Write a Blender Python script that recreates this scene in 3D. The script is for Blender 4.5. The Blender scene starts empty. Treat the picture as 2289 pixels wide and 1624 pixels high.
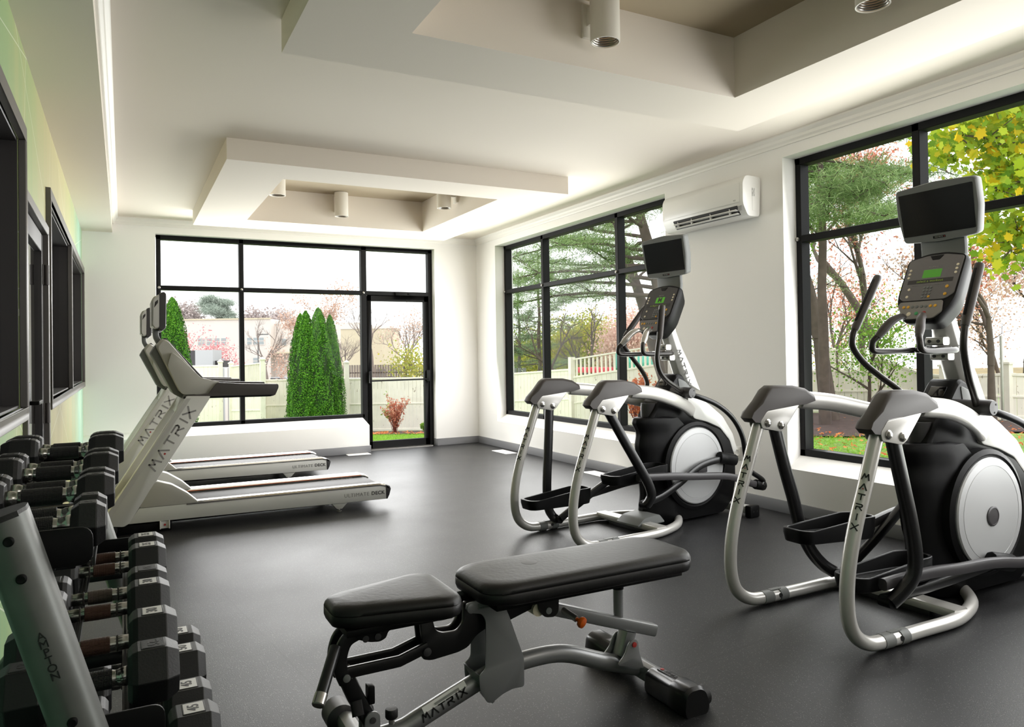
import bpy, bmesh, math, random
import numpy as np
from mathutils import Vector, Matrix
SC = bpy.context.scene
COL = SC.collection
PI = math.pi
# ------------------------------------------------------------------ camera
F_PX, CX, CY, YAW, PITCH, ROLL, CAMH = 1660.47, 1160.03, 772.52, 0.4899, 0.0112, 0.0152, 1.30
W_PX, H_PX = 2289.0, 1624.0
xa = Vector((math.cos(YAW), -math.sin(YAW), 0))
fh = Vector((math.sin(YAW), math.cos(YAW), 0))
ua = -math.sin(PITCH) * fh + math.cos(PITCH) * Vector((0, 0, 1))
FW = math.cos(PITCH) * fh + math.sin(PITCH) * Vector((0, 0, 1))
RT = math.cos(ROLL) * xa - math.sin(ROLL) * ua
UP = math.sin(ROLL) * xa + math.cos(ROLL) * ua
cam_d = bpy.data.cameras.new('camera')
cam = bpy.data.objects.new('camera', cam_d); COL.objects.link(cam)
cam.matrix_world = Matrix(((RT.x, UP.x, -FW.x, 0), (RT.y, UP.y, -FW.y, 0), (RT.z, UP.z, -FW.z, CAMH), (0, 0, 0, 1)))
cam_d.sensor_width = 36.0; cam_d.lens = F_PX / W_PX * 36.0
cam_d.shift_x = (W_PX / 2 - CX) / W_PX; cam_d.shift_y = (CY - H_PX / 2) / W_PX
cam_d.clip_start = 0.05; cam_d.clip_end = 600
SC.camera = cam
# ------------------------------------------------------------------ world, lights, exposure
SC.view_settings.view_transform = 'Standard'; SC.view_settings.look = 'None'
SC.view_settings.gamma = 1.0; SC.view_settings.exposure = 0.0; SC.view_settings.use_curve_mapping = False
SC.cycles.use_denoising = True
SC.cycles.max_bounces = 9; SC.cycles.diffuse_bounces = 5; SC.cycles.glossy_bounces = 4
SC.cycles.transmission_bounces = 4; SC.cycles.transparent_max_bounces = 12
SC.cycles.sample_clamp_indirect = 6.0; SC.cycles.caustics_reflective = False; SC.cycles.caustics_refractive = False
wd = bpy.data.worlds.new('overcast_sky'); SC.world = wd; wd.use_nodes = True
wn = wd.node_tree; wn.nodes.clear()
wo = wn.nodes.new('ShaderNodeOutputWorld'); wb = wn.nodes.new('ShaderNodeBackground')
tc = wn.nodes.new('ShaderNodeTexCoord'); sx = wn.nodes.new('ShaderNodeSeparateXYZ'); rp = wn.nodes.new('ShaderNodeValToRGB')
wn.links.new(tc.outputs['Generated'], sx.inputs[0]); wn.links.new(sx.outputs['Z'], rp.inputs[0])
rp.color_ramp.elements[0].color = (0.93, 0.93, 0.92, 1); rp.color_ramp.elements[0].position = 0.0
rp.color_ramp.elements[1].color = (1.0, 1.0, 1.0, 1); rp.color_ramp.elements[1].position = 0.35
wn.links.new(rp.outputs[0], wb.inputs['Color']); wb.inputs['Strength'].default_value = 2.55
wn.links.new(wb.outputs[0], wo.inputs[0])

def area(name, loc, direction, sx_, sy_, power, color=(1, 1, 1), spread=None):
    d = bpy.data.lights.new(name, 'AREA'); d.shape = 'RECTANGLE'; d.size = sx_; d.size_y = sy_
    d.energy = power; d.color = color
    if spread: d.spread = spread
    o = bpy.data.objects.new(name, d); COL.objects.link(o)
    o.location = loc; o.rotation_euler = Vector(direction).to_track_quat('-Z', 'Y').to_euler()
    return o
L_A = area('daylight_back_window', (2.1, 10.02, 1.62), (0, -1, -0.12), 3.4, 2.2, 140, (1.0, 0.995, 0.98))
L_B = area('daylight_side_window_far', (4.63, 7.55, 1.62), (-1, 0, -0.12), 3.5, 2.2, 135, (1.0, 0.99, 0.975))
L_C = area('daylight_side_window_near', (4.63, 2.35, 1.62), (-1, 0.1, -0.12), 3.5, 2.2, 100, (1.0, 0.995, 0.98))
L_R = area('added_fill_behind', (2.6, -1.2, 2.75), (0.1, 0.9, -0.25), 2.4, 0.9, 26, (1.0, 0.95, 0.88))  # added unseen fill lamp behind the camera, brightens the whole room


# ------------------------------------------------------------------ materials
def hexc(s):
    s = s.lstrip('#'); c = [int(s[i:i + 2], 16) / 255 for i in (0, 2, 4)]
    return tuple(((x / 12.92) if x <= 0.04045 else ((x + 0.055) / 1.055) ** 2.4) for x in c) + (1,)
def mat(name, col, rough=0.5, metal=0.0, bump=0.0, bscale=60.0, var=0.0, vscale=6.0, coat=0.0, spec=0.5, emit=None, es=0.0):
    m = bpy.data.materials.new(name); m.use_nodes = True
    nt = m.node_tree; b = nt.nodes['Principled BSDF']
    c = hexc(col) if isinstance(col, str) else tuple(col) + (1,)
    b.inputs['Base Color'].default_value = c; b.inputs['Roughness'].default_value = rough
    b.inputs['Metallic'].default_value = metal; b.inputs['Specular IOR Level'].default_value = spec
    b.inputs['Coat Weight'].default_value = coat; b.inputs['Coat Roughness'].default_value = 0.15
    tcn = None
    if bump or var:
        tcn = nt.nodes.new('ShaderNodeTexCoord')
    if var:
        n = nt.nodes.new('ShaderNodeTexNoise'); n.inputs['Scale'].default_value = vscale; n.inputs['Detail'].default_value = 5
        nt.links.new(tcn.outputs['Object'], n.inputs['Vector'])
        r = nt.nodes.new('ShaderNodeValToRGB')
        r.color_ramp.elements[0].position = 0.3; r.color_ramp.elements[1].position = 0.7
        r.color_ramp.elements[0].color = tuple(x * (1 - var) for x in c[:3]) + (1,)
        r.color_ramp.elements[1].color = tuple(min(1, x * (1 + var)) for x in c[:3]) + (1,)
        nt.links.new(n.outputs['Fac'], r.inputs[0]); nt.links.new(r.outputs[0], b.inputs['Base Color'])
    if bump:
        n = nt.nodes.new('ShaderNodeTexNoise'); n.inputs['Scale'].default_value = bscale; n.inputs['Detail'].default_value = 3
        nt.links.new(tcn.outputs['Object'], n.inputs['Vector'])
        bp = nt.nodes.new('ShaderNodeBump'); bp.inputs['Strength'].default_value = bump; bp.inputs['Distance'].default_value = 0.002
        nt.links.new(n.outputs['Fac'], bp.inputs['Height']); nt.links.new(bp.outputs[0], b.inputs['Normal'])
    if emit is not None:
        b.inputs['Emission Color'].default_value = hexc(emit) if isinstance(emit, str) else tuple(emit) + (1,)
        b.inputs['Emission Strength'].default_value = es
    return m
def nodes(m): return m.node_tree, m.node_tree.nodes['Principled BSDF']
def mth(nt, op, a, b=None):
    n = nt.nodes.new('ShaderNodeMath'); n.operation = op
    for i, s in enumerate((a, b)):
        if s is None: continue
        if isinstance(s, (int, float)): n.inputs[i].default_value = s
        else: nt.links.new(s, n.inputs[i])
    return n.outputs[0]

M = {}
M['wall'] = mat('painted_wall_white', '#efedea', 0.75, bump=0.25, bscale=180)
M['ceil'] = mat('ceiling_paint', '#e8dfd4', 0.8, bump=0.1, bscale=90)
M['recess'] = mat('recess_paint_beige', '#b5a68e', 0.8)
M['trim'] = mat('white_trim_gloss', '#efece6', 0.4)
M['base'] = mat('grey_vinyl_base', '#77777a', 0.55)
M['frame'] = mat('black_aluminium', '#080809', 0.55, spec=0.2)
M['dframe'] = mat('dark_brown_metal', '#5f5b58', 0.42, metal=0.1)
M['dinner'] = mat('dark_inner_stop', '#2c2829', 0.5)
M['silver'] = mat('silver_paint', '#c6c4c0', 0.32, metal=0.35, coat=0.3)
M['bsilver'] = mat('bench_grey_paint', '#8a8b8c', 0.36, metal=0.5, coat=0.2)
M['rsilver'] = mat('worn_rack_paint', '#666865', 0.42, metal=0.45, var=0.12, vscale=14)
M['white'] = mat('white_plastic', '#e4e3df', 0.35, coat=0.2)
M['lightgrey'] = mat('light_grey_panel', '#cfcfcb', 0.35, metal=0.15)
M['disc'] = mat('flywheel_cover_grey', '#b4b5b6', 0.4, metal=0.2)
M['greige'] = mat('warm_grey_plastic', '#b4b2aa', 0.4)
M['bronze'] = mat('bronze_grey_plastic', '#474240', 0.42, spec=0.35)
M['dgrey'] = mat('dark_grey_plastic', '#3a383a', 0.4)
M['mgrey'] = mat('mid_grey_plastic', '#767877', 0.5, spec=0.25)
M['black'] = mat('black_plastic', '#0c0c0d', 0.45, spec=0.18)
M['gblack'] = mat('satin_black_tube', '#111112', 0.32, coat=0.1, spec=0.4)
M['handle'] = mat('dark_handle_tube', '#2a2725', 0.32, metal=0.35)
M['chrome'] = mat('polished_chrome', '#b9b7b3', 0.16, metal=1.0)
M['steel'] = mat('brushed_steel', '#b2afaa', 0.28, metal=0.9)
M['rubber'] = mat('black_rubber', '#0d0d0e', 0.55, bump=0.3, bscale=220)
M['drub'] = mat('dumbbell_rubber', '#111112', 0.5, bump=0.2, bscale=240)
M['drubg'] = mat('worn_dumbbell_edge', '#2b2b2c', 0.55, bump=0.2, bscale=240)
M['leather'] = mat('black_vinyl_upholstery', '#121111', 0.45, bump=0.35, bscale=55, spec=0.4)
M['screen'] = mat('black_glass_screen', '#040405', 0.12, coat=0.5)
M['panelg'] = mat('console_overlay_grey', '#6c6869', 0.4)
M['panell'] = mat('console_overlay_light', '#8b8683', 0.4)
M['orange'] = mat('orange_plastic', '#c4560f', 0.35)
M['amber'] = mat('amber_button', '#e3a92b', 0.4)
M['cream'] = mat('cream_button', '#e9dcc4', 0.4)
M['red'] = mat('red_mark', '#a8322e', 0.5)
M['led'] = mat('green_led', '#1a2a10', 0.5, emit='#5bbd22', es=0.5)
M['ledtxt'] = mat('green_led_text', '#1a2a10', 0.5, emit='#7f8f3a', es=0.55)
M['ink'] = mat('dark_grey_ink', '#4c4b4b', 0.5)
M['inkm'] = mat('grey_ink', '#929090', 0.45)
M['inkb'] = mat('black_ink', '#161616', 0.5)
M['inkl'] = mat('pale_grey_ink', '#8e8e8c', 0.5)
M['label'] = mat('silver_label', '#b9b8b2', 0.35, metal=0.2)
M['paper'] = mat('white_paper', '#f2f1ee', 0.6)
M['belt'] = mat('tread_belt', '#39393b', 0.62, bump=0.2, bscale=300)
M['lampglow'] = mat('warm_lamp_glow', '#fff0dc', 0.5, emit='#ffdfb8', es=3.0)
M['lampw'] = mat('white_lamp_can', '#e6e1d8', 0.4)
M['corr'] = mat('corridor_wall', '#b9b8b4', 0.7)
M['corrf'] = mat('corridor_carpet', '#4c4a48', 0.9)

def grid_knurl(name, col, rough, metal, scale):
    m = mat(name, col, rough, metal); nt, b = nodes(m)
    t = nt.nodes.new('ShaderNodeTexCoord'); v = nt.nodes.new('ShaderNodeTexVoronoi'); v.inputs['Scale'].default_value = scale
    v.inputs['Randomness'].default_value = 0.0
    nt.links.new(t.outputs['Object'], v.inputs['Vector'])
    bp = nt.nodes.new('ShaderNodeBump'); bp.inputs['Strength'].default_value = 0.9; bp.inputs['Distance'].default_value = 0.002
    nt.links.new(v.outputs['Distance'], bp.inputs['Height']); nt.links.new(bp.outputs[0], b.inputs['Normal'])
    return m
M['knurlb'] = grid_knurl('black_knurled_grip', '#161617', 0.5, 0.1, 380)
M['knurls'] = grid_knurl('worn_knurled_steel', '#6a5f58', 0.35, 0.8, 420)

# glass: mostly clear with a mirror-like sheen
def glass_mat(name, tint, gl):
    m = bpy.data.materials.new(name); m.use_nodes = True; nt = m.node_tree; nt.nodes.clear()
    o = nt.nodes.new('ShaderNodeOutputMaterial'); t = nt.nodes.new('ShaderNodeBsdfTransparent'); g = nt.nodes.new('ShaderNodeBsdfGlossy')
    t.inputs[0].default_value = tint; g.inputs['Roughness'].default_value = 0.02; g.inputs[0].default_value = (1, 1, 1, 1)
    lw = nt.nodes.new('ShaderNodeLayerWeight'); lw.inputs['Blend'].default_value = 0.5
    pw = nt.nodes.new('ShaderNodeMath'); pw.operation = 'POWER'; pw.inputs[1].default_value = 5.0; nt.links.new(lw.outputs['Facing'], pw.inputs[0])
    ad = nt.nodes.new('ShaderNodeMath'); ad.operation = 'MULTIPLY_ADD'; ad.inputs[1].default_value = gl; ad.inputs[2].default_value = 0.003; nt.links.new(pw.outputs[0], ad.inputs[0])
    mx = nt.nodes.new('ShaderNodeMixShader')
    nt.links.new(ad.outputs[0], mx.inputs[0]); nt.links.new(t.outputs[0], mx.inputs[1]); nt.links.new(g.outputs[0], mx.inputs[2])
    nt.links.new(mx.outputs[0], o.inputs[0]); return m
M['glass'] = glass_mat('window_glass', (0.97, 0.98, 0.98, 1), 0.08)
M['dglass'] = glass_mat('interior_glass', (0.8, 0.82, 0.82, 1), 0.9)

# floor: speckled black rubber tiles
m = mat('speckled_rubber_floor', '#1c1c1d', 0.42, spec=0.35); M['floor'] = m; nt, b = nodes(m)
t = nt.nodes.new('ShaderNodeTexCoord')
v = nt.nodes.new('ShaderNodeTexVoronoi'); v.inputs['Scale'].default_value = 95; nt.links.new(t.outputs['Object'], v.inputs['Vector'])
lt = mth(nt, 'LESS_THAN', v.outputs['Distance'], 0.17)
n2 = nt.nodes.new('ShaderNodeTexNoise'); n2.inputs['Scale'].default_value = 1.3; n2.inputs['Detail'].default_value = 6; nt.links.new(t.outputs['Object'], n2.inputs['Vector'])
r = nt.nodes.new('ShaderNodeValToRGB'); nt.links.new(n2.outputs['Fac'], r.inputs[0])
r.color_ramp.elements[0].color = hexc('#18181a'); r.color_ramp.elements[1].color = hexc('#222223')
br = nt.nodes.new('ShaderNodeTexBrick'); br.inputs['Scale'].default_value = 1.0; br.inputs['Brick Width'].default_value = 1.22
br.inputs['Row Height'].default_value = 1.22; br.inputs['Mortar Size'].default_value = 0.004; br.offset = 0.5
mp = nt.nodes.new('ShaderNodeMapping'); mp.inputs['Rotation'].default_value = (0, 0, 1.45); mp.inputs['Location'].default_value = (0.3, 0.21, 0)
nt.links.new(t.outputs['Object'], mp.inputs[0]); nt.links.new(mp.outputs[0], br.inputs['Vector'])
mx = nt.nodes.new('ShaderNodeMixRGB'); nt.links.new(lt, mx.inputs[0]); nt.links.new(r.outputs[0], mx.inputs[1]); mx.inputs[2].default_value = hexc('#5f5d5c')
mx2 = nt.nodes.new('ShaderNodeMixRGB'); nt.links.new(br.outputs['Fac'], mx2.inputs[0]); nt.links.new(mx.outputs[0], mx2.inputs[1]); mx2.inputs[2].default_value = hexc('#151515')
nt.links.new(mx2.outputs[0], b.inputs['Base Color'])
n3 = nt.nodes.new('ShaderNodeTexNoise'); n3.inputs['Scale'].default_value = 240; n3.inputs['Detail'].default_value = 3; nt.links.new(t.outputs['Object'], n3.inputs['Vector'])
bp = nt.nodes.new('ShaderNodeBump'); bp.inputs['Strength'].default_value = 0.4; bp.inputs['Distance'].default_value = 0.002
nt.links.new(n3.outputs['Fac'], bp.inputs['Height']); nt.links.new(bp.outputs[0], b.inputs['Normal'])
rr = nt.nodes.new('ShaderNodeMapRange'); rr.inputs[3].default_value = 0.36; rr.inputs[4].default_value = 0.52
nt.links.new(n2.outputs['Fac'], rr.inputs[0]); nt.links.new(rr.outputs[0], b.inputs['Roughness'])

# mural: watercolour greens and yellows in vertical bands with fine pale lines
m = mat('watercolour_mural', '#a9c487', 0.6); M['mural'] = m; nt, b = nodes(m)
t = nt.nodes.new('ShaderNodeTexCoord'); s = nt.nodes.new('ShaderNodeSeparateXYZ'); nt.links.new(t.outputs['Object'], s.inputs[0])
mp = nt.nodes.new('ShaderNodeMapping'); mp.inputs['Scale'].default_value = (1, 2.2, 0.12); nt.links.new(t.outputs['Object'], mp.inputs[0])
n = nt.nodes.new('ShaderNodeTexNoise'); n.inputs['Scale'].default_value = 1.4; n.inputs['Detail'].default_value = 4; nt.links.new(mp.outputs[0], n.inputs['Vector'])
yy = mth(nt, 'ADD', s.outputs['Y'], mth(nt, 'MULTIPLY', mth(nt, 'SUBTRACT', n.outputs['Fac'], 0.5), 2.4))
yn = mth(nt, 'DIVIDE', yy, 11.0)
r = nt.nodes.new('ShaderNodeValToRGB'); nt.links.new(yn, r.inputs[0]); cr = r.color_ramp
stops = [(0.0, '#6c9a80'), (0.22, '#73a384'), (0.30, '#8bab78'), (0.40, '#a8b27c'), (0.5, '#b8b183'), (0.62, '#c4bc8e'), (0.72, '#b9bb88'), (0.80, '#9ab494'), (0.87, '#a3c8b4'), (0.93, '#b4cda6'), (1.0, '#9cc4b8')]
cr.elements[0].position = stops[0][0]; cr.elements[0].color = hexc(stops[0][1]); cr.elements[1].position = 1.0; cr.elements[1].color = hexc(stops[-1][1])
for p_, c_ in stops[1:-1]:
    e = cr.elements.new(p_); e.color = hexc(c_)
def linemask(ang, per, w, off):
    a = mth(nt, 'ADD', mth(nt, 'MULTIPLY', s.outputs['Y'], math.cos(ang)), mth(nt, 'MULTIPLY', s.outputs['Z'], math.sin(ang)))
    fr = mth(nt, 'FRACT', mth(nt, 'ADD', mth(nt, 'DIVIDE', a, per), off))
    return mth(nt, 'LESS_THAN', fr, w / per)
lm = mth(nt, 'MAXIMUM', linemask(1.2, 0.83, 0.007, 0.1), mth(nt, 'MAXIMUM', linemask(-0.25, 1.37, 0.008, 0.4), linemask(1.75, 1.1, 0.006, 0.2)))
mx = nt.nodes.new('ShaderNodeMixRGB'); mx.inputs[2].default_value = hexc('#e6ead8'); nt.links.new(mth(nt, 'MULTIPLY', lm, 0.55), mx.inputs[0]); nt.links.new(r.outputs[0], mx.inputs[1])
nt.links.new(mx.outputs[0], b.inputs['Base Color'])

def leafmat(name, c1, c2, c3=None, rough=0.6, trans=0.25):
    m = bpy.data.materials.new(name); m.use_nodes = True; nt = m.node_tree; b = nt.nodes['Principled BSDF']
    g = nt.nodes.new('ShaderNodeNewGeometry'); r = nt.nodes.new('ShaderNodeValToRGB')
    nt.links.new(g.outputs['Random Per Island'], r.inputs[0])
    r.color_ramp.elements[0].color = hexc(c1); r.color_ramp.elements[1].color = hexc(c2)
    if c3: e = r.color_ramp.elements.new(0.5); e.color = hexc(c3)
    nt.links.new(r.outputs[0], b.inputs['Base Color']); b.inputs['Roughness'].default_value = rough
    b.inputs['Specular IOR Level'].default_value = 0.2
    tr = nt.nodes.new('ShaderNodeBsdfTranslucent'); nt.links.new(r.outputs[0], tr.inputs[0])
    mx = nt.nodes.new('ShaderNodeMixShader'); mx.inputs[0].default_value = trans
    o = nt.nodes['Material Output']; nt.links.new(b.outputs[0], mx.inputs[1]); nt.links.new(tr.outputs[0], mx.inputs[2]); nt.links.new(mx.outputs[0], o.inputs[0])
    return m

# ------------------------------------------------------------------ mesh builder
class MB:
    def __init__(s): s.v = []; s.f = []
    def add(s, vs, fs):
        k = len(s.v); s.v += [tuple(p) for p in vs]; s.f += [tuple(i + k for i in f) for f in fs]; return s
    def box(s, x0, x1, y0, y1, z0, z1):
        return s.add([(x0, y0, z0), (x1, y0, z0), (x1, y1, z0), (x0, y1, z0), (x0, y0, z1), (x1, y0, z1), (x1, y1, z1), (x0, y1, z1)],
                     [(0, 3, 2, 1), (4, 5, 6, 7), (0, 1, 5, 4), (1, 2, 6, 5), (2, 3, 7, 6), (3, 0, 4, 7)])
    def prism(s, pts, a, b, axis='y'):
        n = len(pts); mk = {'y': lambda p, t: (p[0], t, p[1]), 'x': lambda p, t: (t, p[0], p[1]), 'z': lambda p, t: (p[0], p[1], t)}[axis]
        ar = sum(pts[i][0] * pts[(i + 1) % n][1] - pts[(i + 1) % n][0] * pts[i][1] for i in range(n))
        if (ar > 0) == (axis == 'y'): a, b = b, a
        if a > b and False: pass
        vs = [mk(p, a) for p in pts] + [mk(p, b) for p in pts]
        return s.add(vs, [tuple(reversed(range(n))), tuple(range(n, 2 * n))] + [(i, (i + 1) % n, n + (i + 1) % n, n + i) for i in range(n)])
    def loft(s, rings, cap=True):
        n = len(rings[0]); vs = [p for r_ in rings for p in r_]; fs = []
        for k in range(len(rings) - 1):
            for i in range(n): fs.append((k * n + i, k * n + (i + 1) % n, (k + 1) * n + (i + 1) % n, (k + 1) * n + i))
        if cap: fs += [tuple(reversed(range(n))), tuple(range((len(rings) - 1) * n, len(rings) * n))]
        return s.add(vs, fs)
    def tube(s, path, r, n=12, res=6, sy=1.0, up=(0, 1, 0), smooth=True, cap=True):
        P = [Vector(p) for p in path]; R = r if isinstance(r, (list, tuple)) else [r] * len(P)
        if smooth and len(P) > 2:
            Q, RR = [], []
            for i in range(len(P) - 1):
                p0 = P[i - 1] if i else P[0] * 2 - P[1]; p3 = P[i + 2] if i + 2 < len(P) else P[-1] * 2 - P[-2]
                for k in range(res):
                    t_ = k / res; p1, p2 = P[i], P[i + 1]
                    Q.append(0.5 * ((2 * p1) + (p2 - p0) * t_ + (2 * p0 - 5 * p1 + 4 * p2 - p3) * t_ ** 2 + (3 * p1 - p0 - 3 * p2 + p3) * t_ ** 3))
                    RR.append(R[i] * (1 - t_) + R[i + 1] * t_)
            Q.append(P[-1]); RR.append(R[-1]); P, R = Q, RR
        rings = []; up = Vector(up)
        for i, p in enumerate(P):
            d = (P[min(i + 1, len(P) - 1)] - P[max(i - 1, 0)]).normalized()
            u = up - d * up.dot(d)
            if u.length < 1e-3: u = d.orthogonal()
            u.normalize(); w = d.cross(u)
            rings.append([p + R[i] * (math.cos(2 * PI * k / n) * w + sy * math.sin(2 * PI * k / n) * u) for k in range(n)])
        return s.loft(rings, cap)
    def rect_tube(s, path, hw, hh, up=(0, 1, 0), ch=0.25, smooth=False, res=5):
        # rounded-rectangle section; hw along (d x up), hh along up
        P = [Vector(p) for p in path]
        if smooth and len(P) > 2:
            Q = []
            for i in range(len(P) - 1):
                p0 = P[i - 1] if i else P[0] * 2 - P[1]; p3 = P[i + 2] if i + 2 < len(P) else P[-1] * 2 - P[-2]
                for k in range(res):
                    t_ = k / res; p1, p2 = P[i], P[i + 1]
                    Q.append(0.5 * ((2 * p1) + (p2 - p0) * t_ + (2 * p0 - 5 * p1 + 4 * p2 - p3) * t_ ** 2 + (3 * p1 - p0 - 3 * p2 + p3) * t_ ** 3))
            Q.append(P[-1]); P = Q
        up = Vector(up); c = min(hw, hh) * ch * 2; k1 = c * 0.3
        sec = [(hw - c, hh), (-(hw - c), hh), (-(hw - k1), hh - k1), (-hw, hh - c), (-hw, -(hh - c)), (-(hw - k1), -(hh - k1)), (-(hw - c), -hh), (hw - c, -hh), (hw - k1, -(hh - k1)), (hw, -(hh - c)), (hw, hh - c), (hw - k1, hh - k1)]
        rings = []
        for i, p in enumerate(P):
            d = (P[min(i + 1, len(P) - 1)] - P[max(i - 1, 0)]).normalized()
            u = up - d * up.dot(d); u.normalize(); w = d.cross(u)
            rings.append([p + w * a + u * b_ for a, b_ in sec])
        return s.loft(rings)
    def cyl(s, p0, p1, r0, r1=None, n=20, cap=True):
        r1 = r0 if r1 is None else r1
        return s.tube([p0, p1], [r0, r1], n=n, smooth=False, cap=cap, up=(0.123, 0.456, 0.88))
    def lathe(s, prof, o, ax, n=24, cap=True):
        # prof: (radius, distance along ax)
        o = Vector(o); ax = Vector(ax).normalized(); u = ax.orthogonal().normalized(); w = ax.cross(u)
        return s.loft([[o + ax * t_ + (math.cos(2 * PI * k / n) * u + math.sin(2 * PI * k / n) * w) * r_ for k in range(n)] for r_, t_ in prof], cap)
    def sphere(s, c, r, sc=(1, 1, 1), n=14):
        c = Vector(c); vs = []; fs = []
        for i in range(n // 2 + 1):
            th = PI * i / (n // 2)
            for k in range(n): vs.append((c.x + r * sc[0] * math.sin(th) * math.cos(2 * PI * k / n), c.y + r * sc[1] * math.sin(th) * math.sin(2 * PI * k / n), c.z + r * sc[2] * math.cos(th)))
        for i in range(n // 2):
            for k in range(n): fs.append((i * n + k, (i + 1) * n + k, (i + 1) * n + (k + 1) % n, i * n + (k + 1) % n))
        return s.add(vs, fs)
    def xf(s, mt, k0=0):
        for i in range(k0, len(s.v)): s.v[i] = tuple(mt @ Vector(s.v[i]))
        return s
    def build(s, name, m, parent=None, bevel=0.0, seg=2, ang=38, kind=None, loc=None, flat=False):
        me = bpy.data.meshes.new(name); me.from_pydata(s.v, [], s.f)
        bm = bmesh.new(); bm.from_mesh(me); bmesh.ops.remove_doubles(bm, verts=bm.verts, dist=1e-6)
        bmesh.ops.recalc_face_normals(bm, faces=bm.faces)
        if bevel:
            es = [e for e in bm.edges if len(e.link_faces) == 2 and e.calc_face_angle(0) > math.radians(25)]
            bmesh.ops.bevel(bm, geom=es, offset=bevel, segments=seg, profile=0.5, affect='EDGES', clamp_overlap=True)
        bm.to_mesh(me); bm.free()
        if not flat:
            for p in me.polygons: p.use_smooth = True
            me.set_sharp_from_angle(angle=math.radians(ang))
        me.materials.append(m); o = bpy.data.objects.new(name, me); COL.objects.link(o)
        if parent is not None: o.parent = parent
        if loc: o.location = loc
        if kind: o['kind'] = kind
        return o

def thing(name, label, cat, loc=(0, 0, 0), rz=0.0, group=None):
    o = bpy.data.objects.new(name, None); COL.objects.link(o); o.empty_display_size = 0.1
    o.location = loc; o.rotation_euler = (0, 0, rz); return tag(o, label, cat, group)
def tag(o, label, cat, group=None):
    o['label'] = label; o['category'] = cat
    if group: o['group'] = group
    return o
def struct(o): o['kind'] = 'structure'; return o
def frame_m(o, xd, yd):
    x = Vector(xd).normalized(); y = Vector(yd); y = (y - x * y.dot(x)).normalized(); z = x.cross(y); o = Vector(o)
    return Matrix(((x.x, y.x, z.x, o.x), (x.y, y.y, z.y, o.y), (x.z, y.z, z.z, o.z), (0, 0, 0, 1)))
def words(txt, size, mt, parent, m, name='lettering', ext=0.0006, sp=1.0, align='CENTER', ls=1.0, bold=0.0):
    c = bpy.data.curves.new(name, 'FONT'); c.body = txt; c.size = size; c.extrude = ext; c.align_x = align; c.align_y = 'CENTER'
    c.space_character = sp; c.space_line = ls; c.offset = bold; c.resolution_u = 3
    c.materials.append(m); tmp = bpy.data.objects.new('tmp_text', c); COL.objects.link(tmp)
    dg = bpy.context.evaluated_depsgraph_get(); me = bpy.data.meshes.new_from_object(tmp.evaluated_get(dg)); me.name = name
    bpy.data.objects.remove(tmp); bpy.data.curves.remove(c)
    o = bpy.data.objects.new(name, me); COL.objects.link(o)
    o.parent = parent; o.matrix_local = mt; return o
LET = {'M': [[(0, 0), (.28, 1), (.55, .42), (.86, 1), (1.08, 0)]], 'A': [[(0, 0), (.52, 1), (1.04, 0)]], 'T': [[(0, .92), (1, .92)], [(.5, .85), (.5, 0)]],
       'R': [[(.0, .92), (.85, .92), (.95, .8), (.92, .6), (.8, .5), (.12, .48), (.08, 0)], [(.5, .46), (.98, 0)]], 'I': [[(.3, 0), (.3, 1)]], 'X': [[(0, 0), (1, 1)], [(0, 1), (1, 0)]]}
ADV = {'M': 1.42, 'A': 1.36, 'T': 1.32, 'R': 1.35, 'I': .78, 'X': 1.0}
def strokes(mb, polys, h, wd, th, ox, oy, ext):
    for pl in polys:
        for a, b_ in zip(pl[:-1], pl[1:]):
            A = Vector((a[0] * wd + ox, a[1] * h + oy)); B = Vector((b_[0] * wd + ox, b_[1] * h + oy)); d = (B - A).normalized(); nn = Vector((-d.y, d.x)) * th / 2
            A = A - d * th * .25; B = B + d * th * .25
            q = [A + nn, A - nn, B - nn, B + nn]
            mb.add([(p.x, p.y, 0) for p in q] + [(p.x, p.y, ext) for p in q], [(3, 2, 1, 0), (4, 5, 6, 7), (0, 1, 5, 4), (1, 2, 6, 5), (2, 3, 7, 6), (3, 0, 4, 7)])
def logo(h, length, mt, parent, m, stacked=False, ext=0.0008, name='maker_lettering', dot=True, th=0.2):
    mb = MB(); mr = MB(); word = 'MATRIX'
    if stacked:
        st = length / 6.0
        for i, ch in enumerate(word):
            w = h * 1.05; strokes(mb, LET[ch], h, w, h * th, -w / 2 + (0.2 * w if ch == 'I' else 0), -i * st, ext)
            if ch == 'A': mr.box(-h * .1, h * .1, -i * st + h * .08, -i * st + h * .28, 0, ext)
    else:
        tot = sum(ADV[c] for c in word[:-1]) + 1; sc = length / tot; x = 0
        for ch in word:
            strokes(mb, LET[ch], h, sc, h * th, x, 0, ext)
            if ch == 'A': mr.box(x + sc * .42, x + sc * .62, h * .1, h * .3, 0, ext)
            x += ADV[ch] * sc
    mb.xf(mt); o = mb.build(name, m, parent, flat=True)
    if dot: mr.xf(mt); mr.build('red_dot', M['red'], o, flat=True)
    return o
def rpoly(pts, r, n=4):
    out = []
    N = len(pts)
    for i in range(N):
        p = Vector(pts[i]); a = Vector(pts[i - 1]); b = Vector(pts[(i + 1) % N])
        da = (a - p); db = (b - p); rr = min(r, da.length * .45, db.length * .45)
        A = p + da.normalized() * rr; B = p + db.normalized() * rr
        for k in range(n + 1):
            t_ = k / n; out.append(tuple((1 - t_) ** 2 * A + 2 * t_ * (1 - t_) * p + t_ ** 2 * B))
    return out
# ================================================================== ROOM
XL, XR, YB, YF, ZC, ZR = -0.415, 4.66, 10.05, -2.0, 3.009, 3.207
struct(MB().box(XL - 2.0, XR + 0.1, YF - 0.2, YB + 0.12, -0.2, 0.0).build('floor', M['floor']))
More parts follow.
